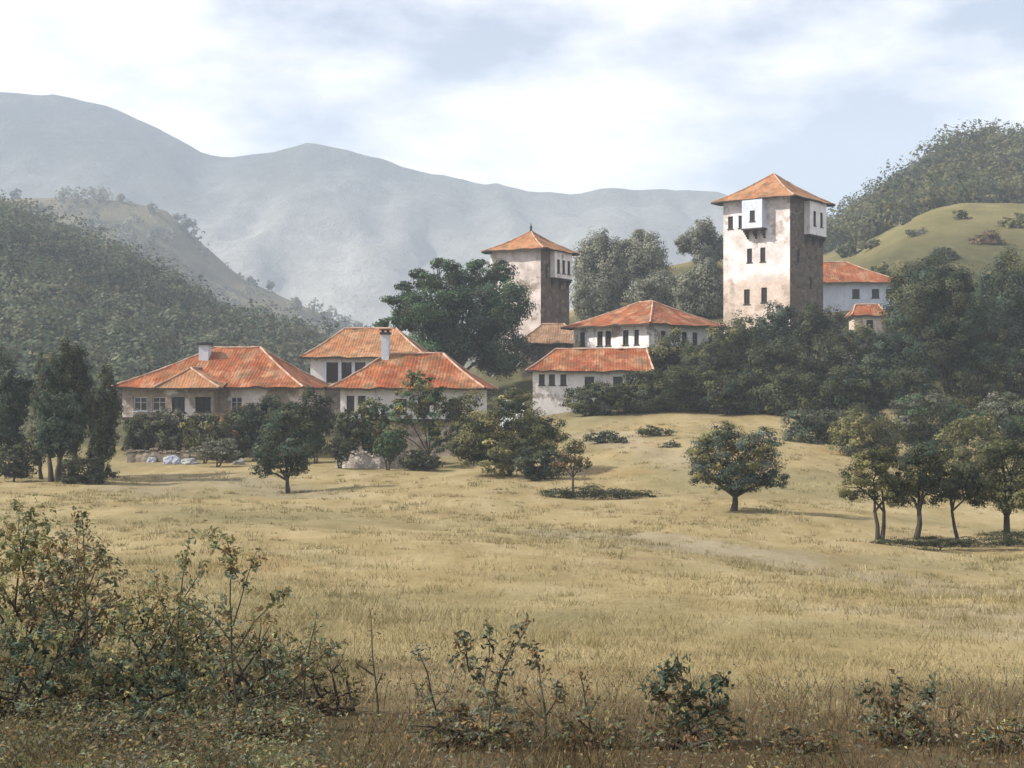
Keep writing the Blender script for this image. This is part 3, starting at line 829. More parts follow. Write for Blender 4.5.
# ---- low front house
rF, HF, cuF = building('village_house', 'low white house with long moss-mottled red roof, hedge at its foot, below the corner-on house', 'house', 590, 121.6, R(-4), 9.6, 6.6, 370.5, 1.95, ridge=(-3.0, 4.9), ov=0.6,
    wins={0: [(0.08, 0.5, 0.3, 0.9), (0.17, 0.5, 0.3, 0.9), (0.27, 0.5, 0.3, 0.9), (0.5, 0.8, 0.5, 1.0), (0.75, 0.8, 0.5, 1.0)]}, upper='white', split=0, jetty=0, seed=25, group='red roofed village houses', sag=0.15)
# ---- brown-roofed outbuilding
rG, HG, cuG = building('outbuilding', 'small dark walled outbuilding with pale brown tiled roof at the foot of the small tower', 'outbuilding', 556, 144, R(-6), 6.6, 5.5, 343, 2.1, ridge=(-1.4, 0.8), ov=0.7,
    wins={0: [(0.3, 0.7, 0.6, 0.9), (0.7, 0.7, 0.6, 0.9)]}, upper='stone', tile='tilebrown', split=0, jetty=0, seed=29)
# ---- house right of the tower
rH, HH, cuH = building('village_house', 'long rust roofed house with blue white wall partly hidden behind the tall tower', 'house', 838, 168, R(-4), 12.6, 7.0, 282, 2.75, ridge=(-3.5, 1.0), ov=0.8,
    wins={0: [W_(0.62), W_(0.8), W_(0.93)]}, upper='blue', split=0, jetty=0, seed=33, group='red roofed village houses')
rI, HI, cuI = building('shed', 'little shed with flat pitched orange roof below the rust roofed house', 'shed', 867, 147, R(-3), 3.2, 3.0, 315, 1.2, ridge=(-1.2, 1.2), ov=0.35,
    wins={0: [(0.5, 0.7, 0.5, 0.8)]}, upper='beige', split=0, jetty=0, seed=37)

# ------------------------------------------------------------------ garden walls and boulders
def garden_wall(name, label, pts, h, th, mat, jit=0.12):
    """pts = (px, Y) run; rough top"""
    b0 = foot(*pts[0]); root = empty(name, b0)
    tag(root, label, 'wall')
    L = []
    for (a, Ya), (c, Yc) in zip(pts[:-1], pts[1:]):
        n = 14
        for i in range(n):
            L.append((a+(c-a)*i/n, Ya+(Yc-Ya)*i/n))
    L.append(pts[-1])
    top, fr, bk = [], [], []
    rows = [[] for _ in range(6)]
    for (p, Yq) in L:
        f = foot(p, Yq); z = f.z-b0.z; hh = h+random.uniform(-jit, jit)
        jj = lambda: random.uniform(-0.04, 0.04)
        prof = [(-th/2-0.05, -0.4), (-th/2+jj(), hh*0.5), (-th/2+0.04, hh), (th/2-0.04, hh), (th/2+jj(), hh*0.5), (th/2+0.05, -0.4)]
        for k, (dy, dz) in enumerate(prof):
            rows[k].append((f.x-b0.x, f.y-b0.y+dy, z+dz))
    mb = MB(); mb.grid(rows)
    for e in (0, -1): mb.face([r_[e] for r_ in (rows if e else rows[::-1])])
    mb.build('stonework', mat, root)
    cp = MB()
    for i in range(len(L)-1):
        a, c = rows[2][i], rows[3][i]; a2, c2 = rows[2][i+1], rows[3][i+1]
        zt = max(a[2], a2[2])+0.01; dz = random.uniform(0.07, 0.14)
        p = [(a[0]+0.02, a[1]-0.08, zt), (a2[0]-0.02, a2[1]-0.08, zt), (c2[0]-0.02, c2[1]+0.08, zt), (c[0]+0.02, c[1]+0.08, zt)]
        q = [(x_, y_, z_+dz) for x_, y_, z_ in p]
        cp.face(q); cp.face([p[3], p[2], p[1], p[0]])
        for k in range(4): cp.face([p[k], p[(k+1) % 4], q[(k+1) % 4], q[k]])
    cp.build('coping', mat, root)
    return root
garden_wall('garden_wall', 'tumbled pale rubble wall along the front of the tree-covered house', [(336, 93.5), (380, 92.5), (438, 93.5)], 0.85, 0.6, M['palestone'], 0.22)
garden_wall('garden_wall', 'short whitewashed wall closing the gap beside the low white house', [(500, 114), (524, 113)], 2.1, 0.4, M['blue'], 0.05)
garden_wall('garden_wall', 'low grey wall in scrub below the left house', [(128, 99), (190, 97.5)], 0.7, 0.5, M['stone'], 0.15)

def boulder(label, px, Y, r, h, mat, seed):
    base = foot(px, Y)
    nu, nv = 22, 12
    P = []
    for j in range(nv+1):
        th = math.pi*j/nv; r_ = []
        for i in range(nu+1):
            ph = 2*math.pi*(i % nu)/nu
            d = Vector((math.sin(th)*math.cos(ph), math.sin(th)*math.sin(ph), math.cos(th)))
            k = 1 + 0.35*mnoise.fractal(d*1.3+Vector((seed*3.1, 0, 0)), 1, 2, 4)
            r_.append((d.x*r*k, d.y*r*0.8*k, d.z*h*k+h*0.35))
        P.append(r_)
    mb = MB(); mb.grid([list(reversed(q)) for q in P])
    o = mb.build('boulder', mat); o.location = base
    tag(o, label, 'boulder', 'boulders below the left house')
boulder('rounded pale blue boulder, largest of those below the left house', 172, 97.0, 0.62, 0.42, M['bluerock'], 1)
boulder('small pale blue stone close behind the largest boulder', 164, 98.8, 0.34, 0.30, M['bluerock'], 2)
boulder('small pale boulder at left of the boulder cluster', 152, 98, 0.36, 0.26, M['bluerock'], 3)
boulder('flat grey boulder at right foot of the large blue boulder', 190, 95.6, 0.6, 0.30, M['greyrock'], 4)
boulder('grey white boulder in scrub under the wing of the long house', 238, 96, 0.42, 0.34, M['greyrock'], 5)

# ------------------------------------------------------------------ trees and shrubs
gl = 'dark trees at the left edge of the meadow'
tree('broadleaf_tree', 'broad teal tree cut by the left picture edge', 'tree', 12, 86, auto_lobes(-40, 350, 38, 462, 7, 1), PAL['teal'], group=gl, trunk=0.2, stems=2, seed=1)
tree('cypress_tree', 'thin dark cypress spire among the left trees', 'tree', 41, 84, [(42, 368, 6, 17), (41, 395, 7, 22), (40, 425, 9, 24), (39, 448, 8, 16)], PAL['dark'], group=gl, trunk=0.12, depth=1, seed=2, cover=4)
tree('broadleaf_tree', 'tall dark tree with wavy crown just right of the thin cypress', 'tree', 66, 83, auto_lobes(44, 343, 95, 455, 8, 3), PAL['dark']+PAL['teal'][:1], group=gl, trunk=0.22, stems=2, seed=3)
tree('broadleaf_tree', 'dark narrow tree standing next to the long low house', 'tree', 101, 86, auto_lobes(86, 366, 122, 470, 7, 4), PAL['dark'], group=gl, trunk=0.18, seed=4)
tree('broadleaf_tree', 'low teal tree between thin cypress and the tree beside it', 'tree', 54, 80, auto_lobes(30, 385, 84, 452, 6, 5), PAL['teal'], group=gl, trunk=0.16, stems=2, seed=5)
tree('shrub', 'rounded black green shrub on the shadowed ground under the left trees', 'shrub', 84, 79, auto_lobes(58, 450, 114, 490, 5, 6), PAL['dark'], trunk=0.06, seed=6, parts=('foliage', 'stem'))
tree('shrub', 'dark shrub at the left picture edge below the teal tree', 'shrub', 14, 82, auto_lobes(-14, 440, 44, 480, 5, 7), PAL['dark'], trunk=0.06, seed=7, parts=('foliage', 'stem'))

gs_ = 'shrubs in front of the left houses'
sh = lambda label, bpx, Y, box, pal, k, seed, **kw: tree('shrub', label, 'shrub', bpx, Y, auto_lobes(*box, k, seed), pal, group=kw.pop('group', gs_), trunk=0.06, stems=2, seed=seed, parts=('foliage', 'stem'), **kw)
sh('dark shrub at left corner of the long low house', 132, 101, (118, 412, 158, 456), PAL['dark'], 5, 11)
sh('olive shrub under the wing of the long low house', 205, 98, (180, 410, 232, 455), PAL['olive']+PAL['dark'], 5, 12)
sh('tall dark shrub covering the right half of the long low house', 262, 99, (232, 396, 292, 456), PAL['dark']+PAL['teal'][:1], 7, 13)
sh('black green shrub filling the corner between the two front red houses', 316, 99, (292, 388, 336, 458), PAL['dark'], 7, 14)
sh('grey olive shrub behind the pale boulders, against the left house stone storey', 168, 101.2, (146, 408, 194, 452), PAL['grey']+PAL['dark'], 6, 35)
sh('dark shrub at front left corner of the tree-covered house', 346, 94.6, (332, 408, 364, 460), PAL['dark']+PAL['olive'][:1], 6, 36)
sh('dark brown shrub below the middle windows of the long low house', 236, 101.5, (212, 405, 258, 458), PAL['rust']+PAL['dark'], 6, 32)
sh('dark green shrub under the right windows of the tree-covered house', 470, 95.5, (448, 412, 494, 462), PAL['olive']+PAL['dark'], 6, 33)
sh('low green shrub at middle of the tumbled pale wall', 388, 91, (372, 430, 406, 462), PAL['green']+PAL['olive'][:1], 5, 34)
sh('low grey green shrub by the large pale boulder', 218, 94, (196, 436, 246, 464), PAL['grey'], 5, 15)
sh('dense olive shrub climbing the front left of the tree-covered house', 368, 95, (352, 396, 392, 456), PAL['olive']+PAL['green'], 6, 16)
sh('low dark shrub in front of the tumbled pale wall', 414, 90, (394, 448, 440, 476), PAL['dark'], 4, 17)
sh('dark shrub at the wall foot left of the low dark one', 340, 92, (322, 436, 356, 462), PAL['dark'], 4, 18)

tree('meadow_tree', 'small round dark tree on the meadow below the long low house, its shadow running right', 'tree', 288, 77,
     [(285, 432, 22, 22), (268, 456, 15, 16), (300, 452, 18, 20), (290, 412, 16, 12), (310, 428, 12, 14), (262, 470, 12, 8), (288, 468, 20, 9)], PAL['teal']+PAL['dark'], trunk=0.13, seed=21, group='small trees standing on the meadow', depth=1.15)
tree('young_tree', 'airy young tree with pale gaps against the middle of the tree-covered house', 'tree', 434, 92,
     [(420, 392, 24, 20), (404, 410, 19, 20), (432, 415, 20, 24), (395, 432, 16, 16), (440, 440, 13, 14), (415, 380, 13, 12)], PAL['olive']+PAL['green'], trunk=0.09, seed=22, cover=4.0, subr=0.24, group='young trees in front of the houses')
tree('young_tree', 'thin leaning sapling over the beige house wall', 'tree', 470, 93, [(455, 408, 14, 12), (470, 402, 15, 12), (478, 420, 10, 9)], PAL['dark']+PAL['olive'], trunk=0.06, seed=23, cover=4, stems=2, group='young trees in front of the houses')
tree('broadleaf_tree', 'wide olive tree left of centre at the meadow edge right of the red houses', 'tree', 506, 84,
     [(505, 422, 34, 24), (480, 440, 26, 23), (528, 438, 28, 24), (500, 456, 32, 20), (548, 434, 22, 20), (514, 402, 22, 14), (466, 450, 18, 17)], PAL['olive']+PAL['dark']+PAL['olive'][:1], trunk=0.16, stems=2, seed=24, subr=0.32)
tree('shrub', 'blue green shrub beneath the wide olive tree', 'shrub', 545, 81, auto_lobes(512, 444, 566, 484, 6, 25), PAL['teal']+PAL['dark'], trunk=0.06, stems=2, seed=25, parts=('foliage', 'stem'))
tree('meadow_tree', 'slender small tree with one bare thin trunk in the centre, over a long shadow', 'tree', 573, 73.5,
     [(570, 456, 15, 11), (583, 464, 10, 9), (560, 466, 10, 9), (575, 446, 11, 8)], PAL['rust']+PAL['dark'], trunk=0.07, seed=26, group='small trees standing on the meadow', depth=1.15, cover=4.5)
tree('shrub', 'flat spreading dark shrub standing in for the shadow pool beside the slender tree', 'shrub', 600, 71.5, [(556, 494, 22, 6), (588, 492, 28, 8), (620, 493, 22, 6), (645, 494, 15, 4)], PAL['dark'][:2], trunk=0.03, seed=27, parts=('foliage', 'stem'), cover=5, leaf_px=1.7)  # low dark foliage shaped as the shadow pool on the meadow
tree('meadow_tree', 'round mixed green and ochre tree alone on the meadow right of centre', 'tree', 734, 62,
     [(735, 458, 30, 26), (708, 452, 19, 20), (762, 466, 23, 22), (728, 438, 24, 16), (700, 472, 15, 13), (758, 442, 20, 15), (735, 482, 26, 12), (775, 480, 13, 11)], PAL['mixed'], trunk=0.15, seed=28, group='small trees standing on the meadow', depth=1.15)
tree('umbrella_tree', 'tiny dark umbrella shaped tree on the pale bank above the round mixed tree', 'tree', 655, 97, [(652, 430, 11, 6), (664, 433, 10, 5), (643, 432, 8, 5)], PAL['dark'], trunk=0.05, stems=3, seed=29, cover=4, leaf_px=2.2)
sh('low dark blue shrub alone on the pale bank left of the umbrella tree', 607, 95, (585, 430, 632, 452), PAL['dark']+PAL['teal'][:1], 5, 30, group='shrubs on the pale bank')
sh('small grey shrub right below the umbrella tree', 670, 91, (658, 440, 682, 452), PAL['grey'], 4, 31, group='shrubs on the pale bank')

gr_ = 'small trees in a row on the right meadow'
tree('meadow_tree', 'leftmost tree of the right row, olive crown on forked thin trunk', 'tree', 880, 52.5,
     [(872, 475, 26, 23), (850, 482, 17, 17), (890, 490, 21, 17), (878, 458, 21, 15), (905, 478, 14, 14)], PAL['olive']+PAL['dark'][:2], trunk=0.08, stems=2, seed=41, group=gr_, depth=1.1, subr=0.30)
tree('meadow_tree', 'second tree of the right row with dark crown on short trunk', 'tree', 917, 54,
     [(920, 470, 26, 23), (935, 488, 24, 18), (908, 492, 19, 15), (925, 452, 21, 14)], PAL['dark']+PAL['teal'][:1], trunk=0.11, seed=42, group=gr_, depth=1.1)
tree('meadow_tree', 'third tree of the right row, slim leaning trunk', 'tree', 958, 54.5,
     [(955, 488, 21, 16), (975, 492, 17, 14), (945, 475, 17, 14), (965, 476, 17, 14)], PAL['dark']+PAL['olive'][:1], trunk=0.07, seed=43, group=gr_, depth=1.1, lean=-0.2)
tree('meadow_tree', 'rightmost tree of the right row, thick trunk and large crown at the picture edge', 'tree', 1007, 54,
     [(1010, 468, 29, 28), (988, 480, 21, 21), (1030, 478, 26, 25), (1000, 452, 24, 16), (1012, 496, 26, 16)], PAL['dark']+PAL['olive'][:2], trunk=0.14, seed=44, group=gr_, depth=1.1)
tree('shrub', 'low dark shrub standing in for the shadow pools under the right row of trees', 'shrub', 940, 51, [(890, 543, 22, 6), (925, 540, 24, 8), (962, 542, 18, 6), (1005, 538, 30, 9)], PAL['dark'][:2], trunk=0.03, seed=45, parts=('foliage', 'stem'), cover=5, leaf_px=1.7)  # dark leaves laid flat in place of the row's tree shadows

tree('evergreen_tree', 'big spiky dark evergreen behind the gallery house, left of the smaller tower', 'tree', 462, 136,
     [(470, 320, 42, 36), (432, 308, 33, 25), (503, 305, 27, 30), (468, 278, 28, 18), (415, 312, 22, 16), (445, 342, 40, 28), (502, 350, 30, 30), (402, 322, 18, 10), (428, 282, 14, 11), (498, 272, 17, 12), (408, 296, 10, 7), (452, 266, 10, 7), (384, 325, 9, 5), (394, 301, 11, 5), (404, 286, 10, 5), (418, 272, 10, 6), (376, 334, 9, 4), (438, 263, 8, 6), (478, 262, 9, 6)],
     PAL['green']+PAL['teal'][:1]+PAL['dark'][:2], trunk=0.3, seed=51, aspect=0.4, leaf_px=3.4, cover=9.0, subr=0.36, sub=50)

gb = 'grey green trees on the slope between the towers'
for k, (lab, bpx, Y, box, kk, pl) in enumerate([
    ('tall grey green tree on the slope directly right of the smaller tower', 600, 184, (568, 232, 632, 335), 9, 'grey'),
    ('grey green tree on the slope with crown leaning toward the tall tower', 640, 190, (606, 228, 668, 312), 8, 'grey'),
    ('isolated hazy round tree close left of the tall tower top', 702, 205, (676, 219, 728, 265), 7, 'grey'),
    ('low grey olive tree behind the roof of the corner-on house', 672, 175, (632, 270, 706, 328), 7, 'grey'),
    ('olive grey tree at the left foot of the tall tower', 706, 168, (676, 258, 736, 330), 7, 'grey')]):
    tree('broadleaf_tree', lab, 'tree', bpx, Y, auto_lobes(*box, kk, 60+k), [np.array(c)*1.15 for c in PAL[pl]], trunk=0.2, cover=9, subr=0.45, seed=60+k, group=gb, leaf_px=2.4)

gm = 'large dark trees on the bank under the towers'
for k, (lab, bpx, Y, box, kk, pl) in enumerate([
    ('olive lit tree right of the low white house', 672, 125, (640, 328, 716, 402), 7, PAL['olive']+PAL['dark']),
    ('dark tree under the left foot of the tall tower', 728, 132, (695, 318, 768, 405), 8, PAL['dark']+PAL['olive'][:2]),
    ('teal green tree directly below the tall tower', 775, 134, (738, 300, 812, 400), 8, PAL['teal']+PAL['dark'][:1]),
    ('blackish tree below the right corner of the tall tower', 815, 132, (785, 298, 850, 402), 8, PAL['dark'][:2]),
    ('grey green tree below the little orange roofed shed', 862, 128, (832, 322, 902, 410), 8, PAL['olive'][:2]+PAL['teal'][:1]),
    ('tall dark tree with ragged top at right behind the black trunk', 935, 130, (885, 252, 985, 405), 11, PAL['teal'][:2]+PAL['dark']+PAL['olive'][:1]),
    ('tall blue green tree cut by the right picture edge', 1005, 126, (958, 258, 1060, 412), 11, PAL['teal']+PAL['dark'][:1]+PAL['olive'][:1])]):
    tree('broadleaf_tree', lab, 'tree', bpx, Y, auto_lobes(*box, kk, 80+k), pl, trunk=0.3, seed=80+k, group=gm, stems=2)
tree('broadleaf_tree', 'black leaning tree with thick forked trunk in the right wood', 'tree', 942, 112,
     [(965, 320, 34, 34), (940, 345, 28, 26), (985, 350, 30, 28), (925, 308, 28, 26), (962, 378, 30, 20), (915, 378, 22, 18), (948, 292, 22, 20)], PAL['dark']+PAL['teal'][:1], trunk=0.34, seed=95, cover=6, lean=0.25)
for k, (lab, bpx, Y, box, pl) in enumerate([
    ('grey green bushy tree just above the hedge left part of the bank', 712, 121, (680, 340, 748, 412), PAL['dark']+PAL['olive'][:1]),
    ('black green bushy tree above the middle of the hedge', 775, 121, (738, 340, 812, 414), PAL['dark']),
    ('brownish bushy tree above the right end of the hedge', 838, 121, (800, 335, 875, 416), PAL['dark']+PAL['grey'][:1]),
    ('teal bushy tree between the hedge and the black leaning tree', 892, 119, (856, 325, 930, 416), PAL['teal']+PAL['dark'][:1]),
    ('low olive bushy tree under the right side of the black leaning tree', 985, 117, (945, 350, 1020, 424), PAL['olive']+PAL['dark'][:1]),
    ('dark bushy tree cut by the right picture edge below the blue green tree', 1030, 118, (995, 340, 1072, 424), PAL['dark']+PAL['teal'][:1])]):
    tree('broadleaf_tree', lab, 'tree', bpx, Y, auto_lobes(*box, 8, 160+k), pl, trunk=0.2, seed=160+k, group=gm, stems=2)
gh = 'dark hedge bushes along the bank'
PAL['dark'] = PAL['dark'] + [PAL['olive'][0]]
for k, (lab, bpx, Y, box, pl) in enumerate([
    ('low dark hedge bush in front of the low white house', 592, 114, (560, 382, 628, 418), PAL['dark']),
    ('dark hedge bush at the right end of the low white house', 640, 114, (606, 368, 676, 420), PAL['dark']),
    ('dark hedge bush on the bank left of the hedge middle', 690, 114, (652, 362, 728, 422), PAL['dark']),
    ('dark hedge bush on the bank under the dark tree', 738, 113, (702, 366, 778, 422), PAL['dark']+PAL['teal'][:1]),
    ('dark hedge bush behind the round mixed tree', 790, 112, (752, 364, 830, 428), PAL['dark']),
    ('dark hedge bush at right end, beneath the grey green tree', 850, 111, (806, 366, 896, 432), PAL['dark']+PAL['teal'][:1])]):
    sh(lab, bpx, Y, box, pl, 7, 100+k, group=gh)
gv = 'pale green bushes behind the right row of trees'
for k, (lab, bpx, Y, box, pl) in enumerate([
    ('grey teal bush right of the round mixed tree', 812, 98, (778, 404, 850, 466), PAL['teal']+PAL['grey']+PAL['paletop'][1:]),
    ('olive bush behind the leftmost row tree', 868, 92, (830, 408, 910, 474), PAL['olive']+PAL['grey'][:1]),
    ('green grey bush in front of the black trunk', 930, 96, (880, 390, 978, 455), PAL['grey']+PAL['paletop'][1:]+PAL['green'][1:]),
    ('yellow olive bush behind the third row tree', 970, 88, (930, 415, 1010, 478), PAL['olive']+PAL['paletop'][:1]),
    ('grey green bush at the right picture edge below the wood', 1015, 96, (970, 384, 1060, 455), PAL['grey']+PAL['paletop'][1:]+PAL['green'][:1])]):
    sh(lab, bpx, Y, box, pl, 7, 120+k, group=gv)
gw = 'shrubs dotted over the right hillside meadow'
for k, (bpx, Y, box, lab) in enumerate([(905, 236, (896, 212, 916, 236), 'blue grey shrub at top left of the olive hillside meadow'), (985, 205, (965, 232, 1008, 262), 'brownish round shrub on the olive hillside meadow near the right edge'),
                                        (945, 196, (930, 245, 962, 268), 'dark shrub at the lower edge of the olive hillside meadow'), (880, 190, (868, 262, 892, 282), 'small shrub just right of the rust roofed house'),
                                        (915, 215, (902, 226, 932, 246), 'blue grey thicket in the middle left of the olive hillside meadow'),
                                        (960, 222, (948, 210, 976, 228), 'green shrub near the crest of the olive hillside meadow'),
                                        (1012, 215, (1000, 214, 1030, 240), 'olive shrub at the right picture edge on the hillside meadow'),
                                        (872, 225, (856, 238, 886, 256), 'pale shrub on the low left shoulder of the olive hillside meadow'),
                                        (850, 240, (836, 238, 862, 264), 'dark green shrub between the tall tower and the olive hillside meadow')]):
    sh(lab, bpx, Y, box, PAL[('grey', 'rust', 'hillR', 'olive', 'grey', 'hillR', 'olive', 'paletop', 'hillR')[k]], 5, 140+k, group=gw)

# ------------------------------------------------------------------ wooded hills (far-off wood, one mass)
def forest(name, label, cells, n, pal, crown, per, leaf, soft=1.0):
    Ps, Ns, Cs = [], [], []
    pal = np.array(pal)
    cnt = 0
    while cnt < n:
        px_, Y_ = cells()
        if px_ is None: continue
        x = wx(px_, Y_); z = gz(x, Y_)
        r = crown*random.choice((0.45, 0.6, 0.8, 0.9, 1.0, 1.25, 1.6))*random.uniform(0.85, 1.15)
        d = RNG.normal(size=(per, 3)); d /= np.linalg.norm(d, axis=1, keepdims=True)
        p = d*RNG.uniform(0.72, 1.0, size=(per, 1))*r*np.array([1, 1, random.choice((0.7, 0.85, 0.95, 1.15))]) + np.array([x, Y_, z+r*0.75])
        p += 0.25*r*np.sin(d*5+random.uniform(0, 6))
        c = pal[random.randrange(len(pal))]*random.uniform(0.8, 1.2)*(1+0.35*mnoise.noise(Vector((x*0.02, Y_*0.02, 4))))
        Ps.append(p); Ns.append(d+RNG.normal(size=(per, 3))*0.22+np.array([0, 0, 0.3])); Cs.append(c*RNG.uniform(0.88, 1.12, size=(per, 1)))
        cnt += 1
    P = np.concatenate(Ps); N = np.concatenate(Ns); C = np.concatenate(Cs)
    L = leaf*RNG.uniform(0.6, 1.4, len(P))
    o = leaf_mesh(name, P, N, L, L*0.75, C, M['leaf'])
    tag(o, label, 'forest', kind='stuff')
def cellL():
    Y_ = random.uniform(175, 430); p = random.uniform(-260, 335)
    if Y_ < 215 and p > 150: return None, None
    return p, Y_
forest('hillside_forest', 'dense dark green wood covering the left hill', cellL, 2400, PAL['hillL']+[(0.125, 0.12, 0.075)], 3.3, 170, 0.74)
def forest_on(name, label, objname, n, pal, crown, per, leaf):
    o = bpy.data.objects[objname]; me = o.data
    co = np.empty(len(me.vertices)*3); me.vertices.foreach_get('co', co); co = co.reshape(-1, 3)
    pxx = 512+F*co[:, 0]/co[:, 1]
    ok = np.where((pxx > -150) & (pxx < 460) & (co[:, 2] > 8) & (co[:, 1] < 800))[0]
    pick = ok[RNG.integers(0, len(ok), n)]
    Ps, Ns, Cs = [], [], []
    for i in pick:
        r = crown*random.uniform(0.5, 1.2)
        d = RNG.normal(size=(per, 3)); d /= np.linalg.norm(d, axis=1, keepdims=True)
        Ps.append(d*RNG.uniform(0.5, 1, size=(per, 1))*r + co[i] + np.array([random.uniform(-6, 6), random.uniform(-5, 5), r*0.5]))
        Ns.append(d+RNG.normal(size=(per, 3))*0.35); Cs.append(np.array(random.choice(pal))*RNG.uniform(0.8, 1.2, size=(per, 1)))
    P = np.concatenate(Ps); L = leaf*RNG.uniform(0.6, 1.4, len(P))
    tag(leaf_mesh(name, P, np.concatenate(Ns), L, L*0.75, np.concatenate(Cs), M['leaf']), label, 'forest', kind='stuff')
forest_on('scattered_woodland', 'pale scattered woodland on the hazy middle hill', 'middle_hill', 420, PAL['grey'], 5.0, 45, 2.2)
def cellR():
    Y_ = random.uniform(228, 420); p = random.uniform(735, 1290)
    if Y_ < 262 and (p < 850 or mnoise.noise(Vector((p*0.028, Y_*0.07, 2))) < 0.22): return None, None
    if Y_ < 300 and p < 860: return None, None
    if Y_ < 285 and p > 900 and random.random() < 0.7: return None, None
    return p, Y_
forest('hillside_forest', 'green wood on the steep right hill above the olive meadow', cellR, 2000, PAL['hillR']+[(0.14, 0.13, 0.06)], 3.1, 170, 0.70)

# ------------------------------------------------------------------ foreground plants
def weed(name, label, bpx, Y, stems, pal, leaf=0.075, dens=16, cat='plant', group=None, r0=0.011, seed=0, tips=1.0):
    """stems = polylines in picture pixels, first point at the root end"""
    rr = random.Random(seed+900)
    base = foot(bpx, Y); root = empty(name, base); tag(root, label, cat, group)
    st = MB(); P = []; N = []; C = []; L = []
    pal = np.array(pal)
    s = Y/F
    for si, pl in enumerate(stems):
        dy0 = rr.uniform(-0.02, 0.02) if si == 0 else 0; dy1 = rr.uniform(-0.35, 0.35)
        pts = []
        for k, (a, b_) in enumerate(pl):
            t = k/max(1, len(pl)-1)
            pts.append(Vector((wx(a, Y)-base.x, dy0+dy1*t, wz(b_, Y)-base.z)))
        # smooth
        fine = []
        for k in range(len(pts)-1):
            for j in range(5):
                u = j/5
                q = pts[k].lerp(pts[k+1], u)
                q += Vector((math.sin((k+u)*3+si), math.cos((k+u)*2.3+si), 0))*0.006
                fine.append(q)
        fine.append(pts[-1])
        ra = r0*(1 if si == 0 else 0.65)
        st.tube(fine, [ra*(1-0.75*i/len(fine)) for i in range(len(fine))], 6)
        tot = sum((fine[i+1]-fine[i]).length for i in range(len(fine)-1))
        nl = int(tot*dens)+4
        for q in range(nl):
            u = rr.uniform(0.25, 1.0)**0.7
            i = min(int(u*(len(fine)-1)), len(fine)-2)
            p = fine[i].lerp(fine[i+1], rr.random())
            spread = 0.035+0.10*rr.random()*tips
            d = Vector((rr.gauss(0, 1), rr.gauss(0, 1), rr.gauss(0.2, 0.7))).normalized()
            cl = rr.choice(pal)
            for z in range(5):
                dd = (d+Vector((rr.gauss(0, .5), rr.gauss(0, .5), rr.gauss(0, .5)))).normalized()
                pp = p+dd*spread*rr.uniform(0.3, 1)
                P.append(pp); N.append((dd.x*0.4+rr.gauss(0, .6), dd.y*0.4-0.3+rr.gauss(0, .6), 0.5+rr.gauss(0, .5)))
                C.append(np.array(cl)*rr.uniform(0.7, 1.3)); L.append(leaf*rr.uniform(0.4, 1.0))
    L = np.array(L)
    st.build('stem', M['stem'], root, smooth=True)
    P = np.array([tuple(p) for p in P])
    P[:, 2] = np.maximum(P[:, 2], 0.03)
    leaf_mesh('foliage', P, np.array(N), L, L*0.42, np.array(C), M['leaf'], root, fine=True)
    return root

weed('wild_shrub', 'tall branching weed with open forked twigs, left foreground', 238, 10.6,
     [[(240, 738), (236, 690), (233, 640), (232, 600), (236, 560), (228, 532)], [(236, 650), (215, 620), (190, 606), (176, 600)], [(236, 650), (255, 622), (270, 605), (285, 590)],
      [(240, 715), (215, 680), (197, 655)], [(240, 705), (280, 690), (310, 665), (345, 640)], [(234, 625), (246, 585), (262, 548)], [(236, 560), (214, 545), (212, 532)], [(238, 738), (228, 715), (215, 695), (180, 690)]],
     PAL['weed'], leaf=0.068, dens=20, seed=1)
weed('wild_shrub', 'small open forked weed with rust tips in the centre foreground', 490, 9.6,
     [[(491, 772), (490, 740), (490, 712), (497, 690), (506, 665), (512, 645)], [(490, 712), (485, 690), (470, 672), (456, 652)], [(482, 686), (490, 660), (488, 625)], [(506, 665), (518, 645), (530, 625)], [(470, 672), (466, 645), (464, 630)]],
     PAL['rust']+PAL['teal'], leaf=0.068, dens=20, seed=2)
weed('wild_shrub', 'weed with blue green leaf tuft right of the centre foreground', 690, 9.8,
     [[(698, 765), (692, 735), (684, 705), (683, 680), (679, 655)], [(684, 705), (700, 690), (722, 676)], [(686, 715), (665, 700), (650, 685)], [(690, 730), (712, 712), (730, 708)], [(683, 680), (668, 668), (660, 672)]],
     PAL['teal']+PAL['rust'][:2], leaf=0.080, dens=38, seed=3)
weed('wild_shrub', 'low bushy weed with rusty heads, right foreground', 905, 9.9,
     [[(905, 770), (900, 735), (905, 705), (912, 685)], [(900, 735), (885, 712), (872, 692)], [(905, 715), (925, 695), (932, 684)], [(903, 750), (875, 735), (868, 722)]], PAL['rust']+PAL['teal'], leaf=0.072, dens=32, seed=4)
weed('wild_shrub', 'thin upright weed, rightmost of the foreground plants', 948, 9.8, [[(958, 770), (950, 735), (946, 705), (952, 698)], [(950, 735), (935, 715)], [(948, 725), (962, 705)]], PAL['rust'], leaf=0.040, dens=22, seed=5)
weed('wild_shrub', 'brown tufted weed just right of the central forked weed', 548, 10.2, [[(545, 748), (545, 710), (540, 675), (533, 655)], [(545, 715), (556, 695), (558, 680)], [(545, 720), (528, 705), (520, 690)]], PAL['rust']+PAL['grey'], leaf=0.060, dens=22, seed=6)
weed('wild_shrub', 'faint grey weed with small leaves left of the central forked weed', 440, 10.4, [[(440, 745), (436, 705), (430, 670), (418, 640)], [(436, 705), (450, 690), (455, 670)], [(438, 720), (425, 705), (415, 695)]], PAL['grey']+PAL['teal'], leaf=0.044, dens=16, seed=7)
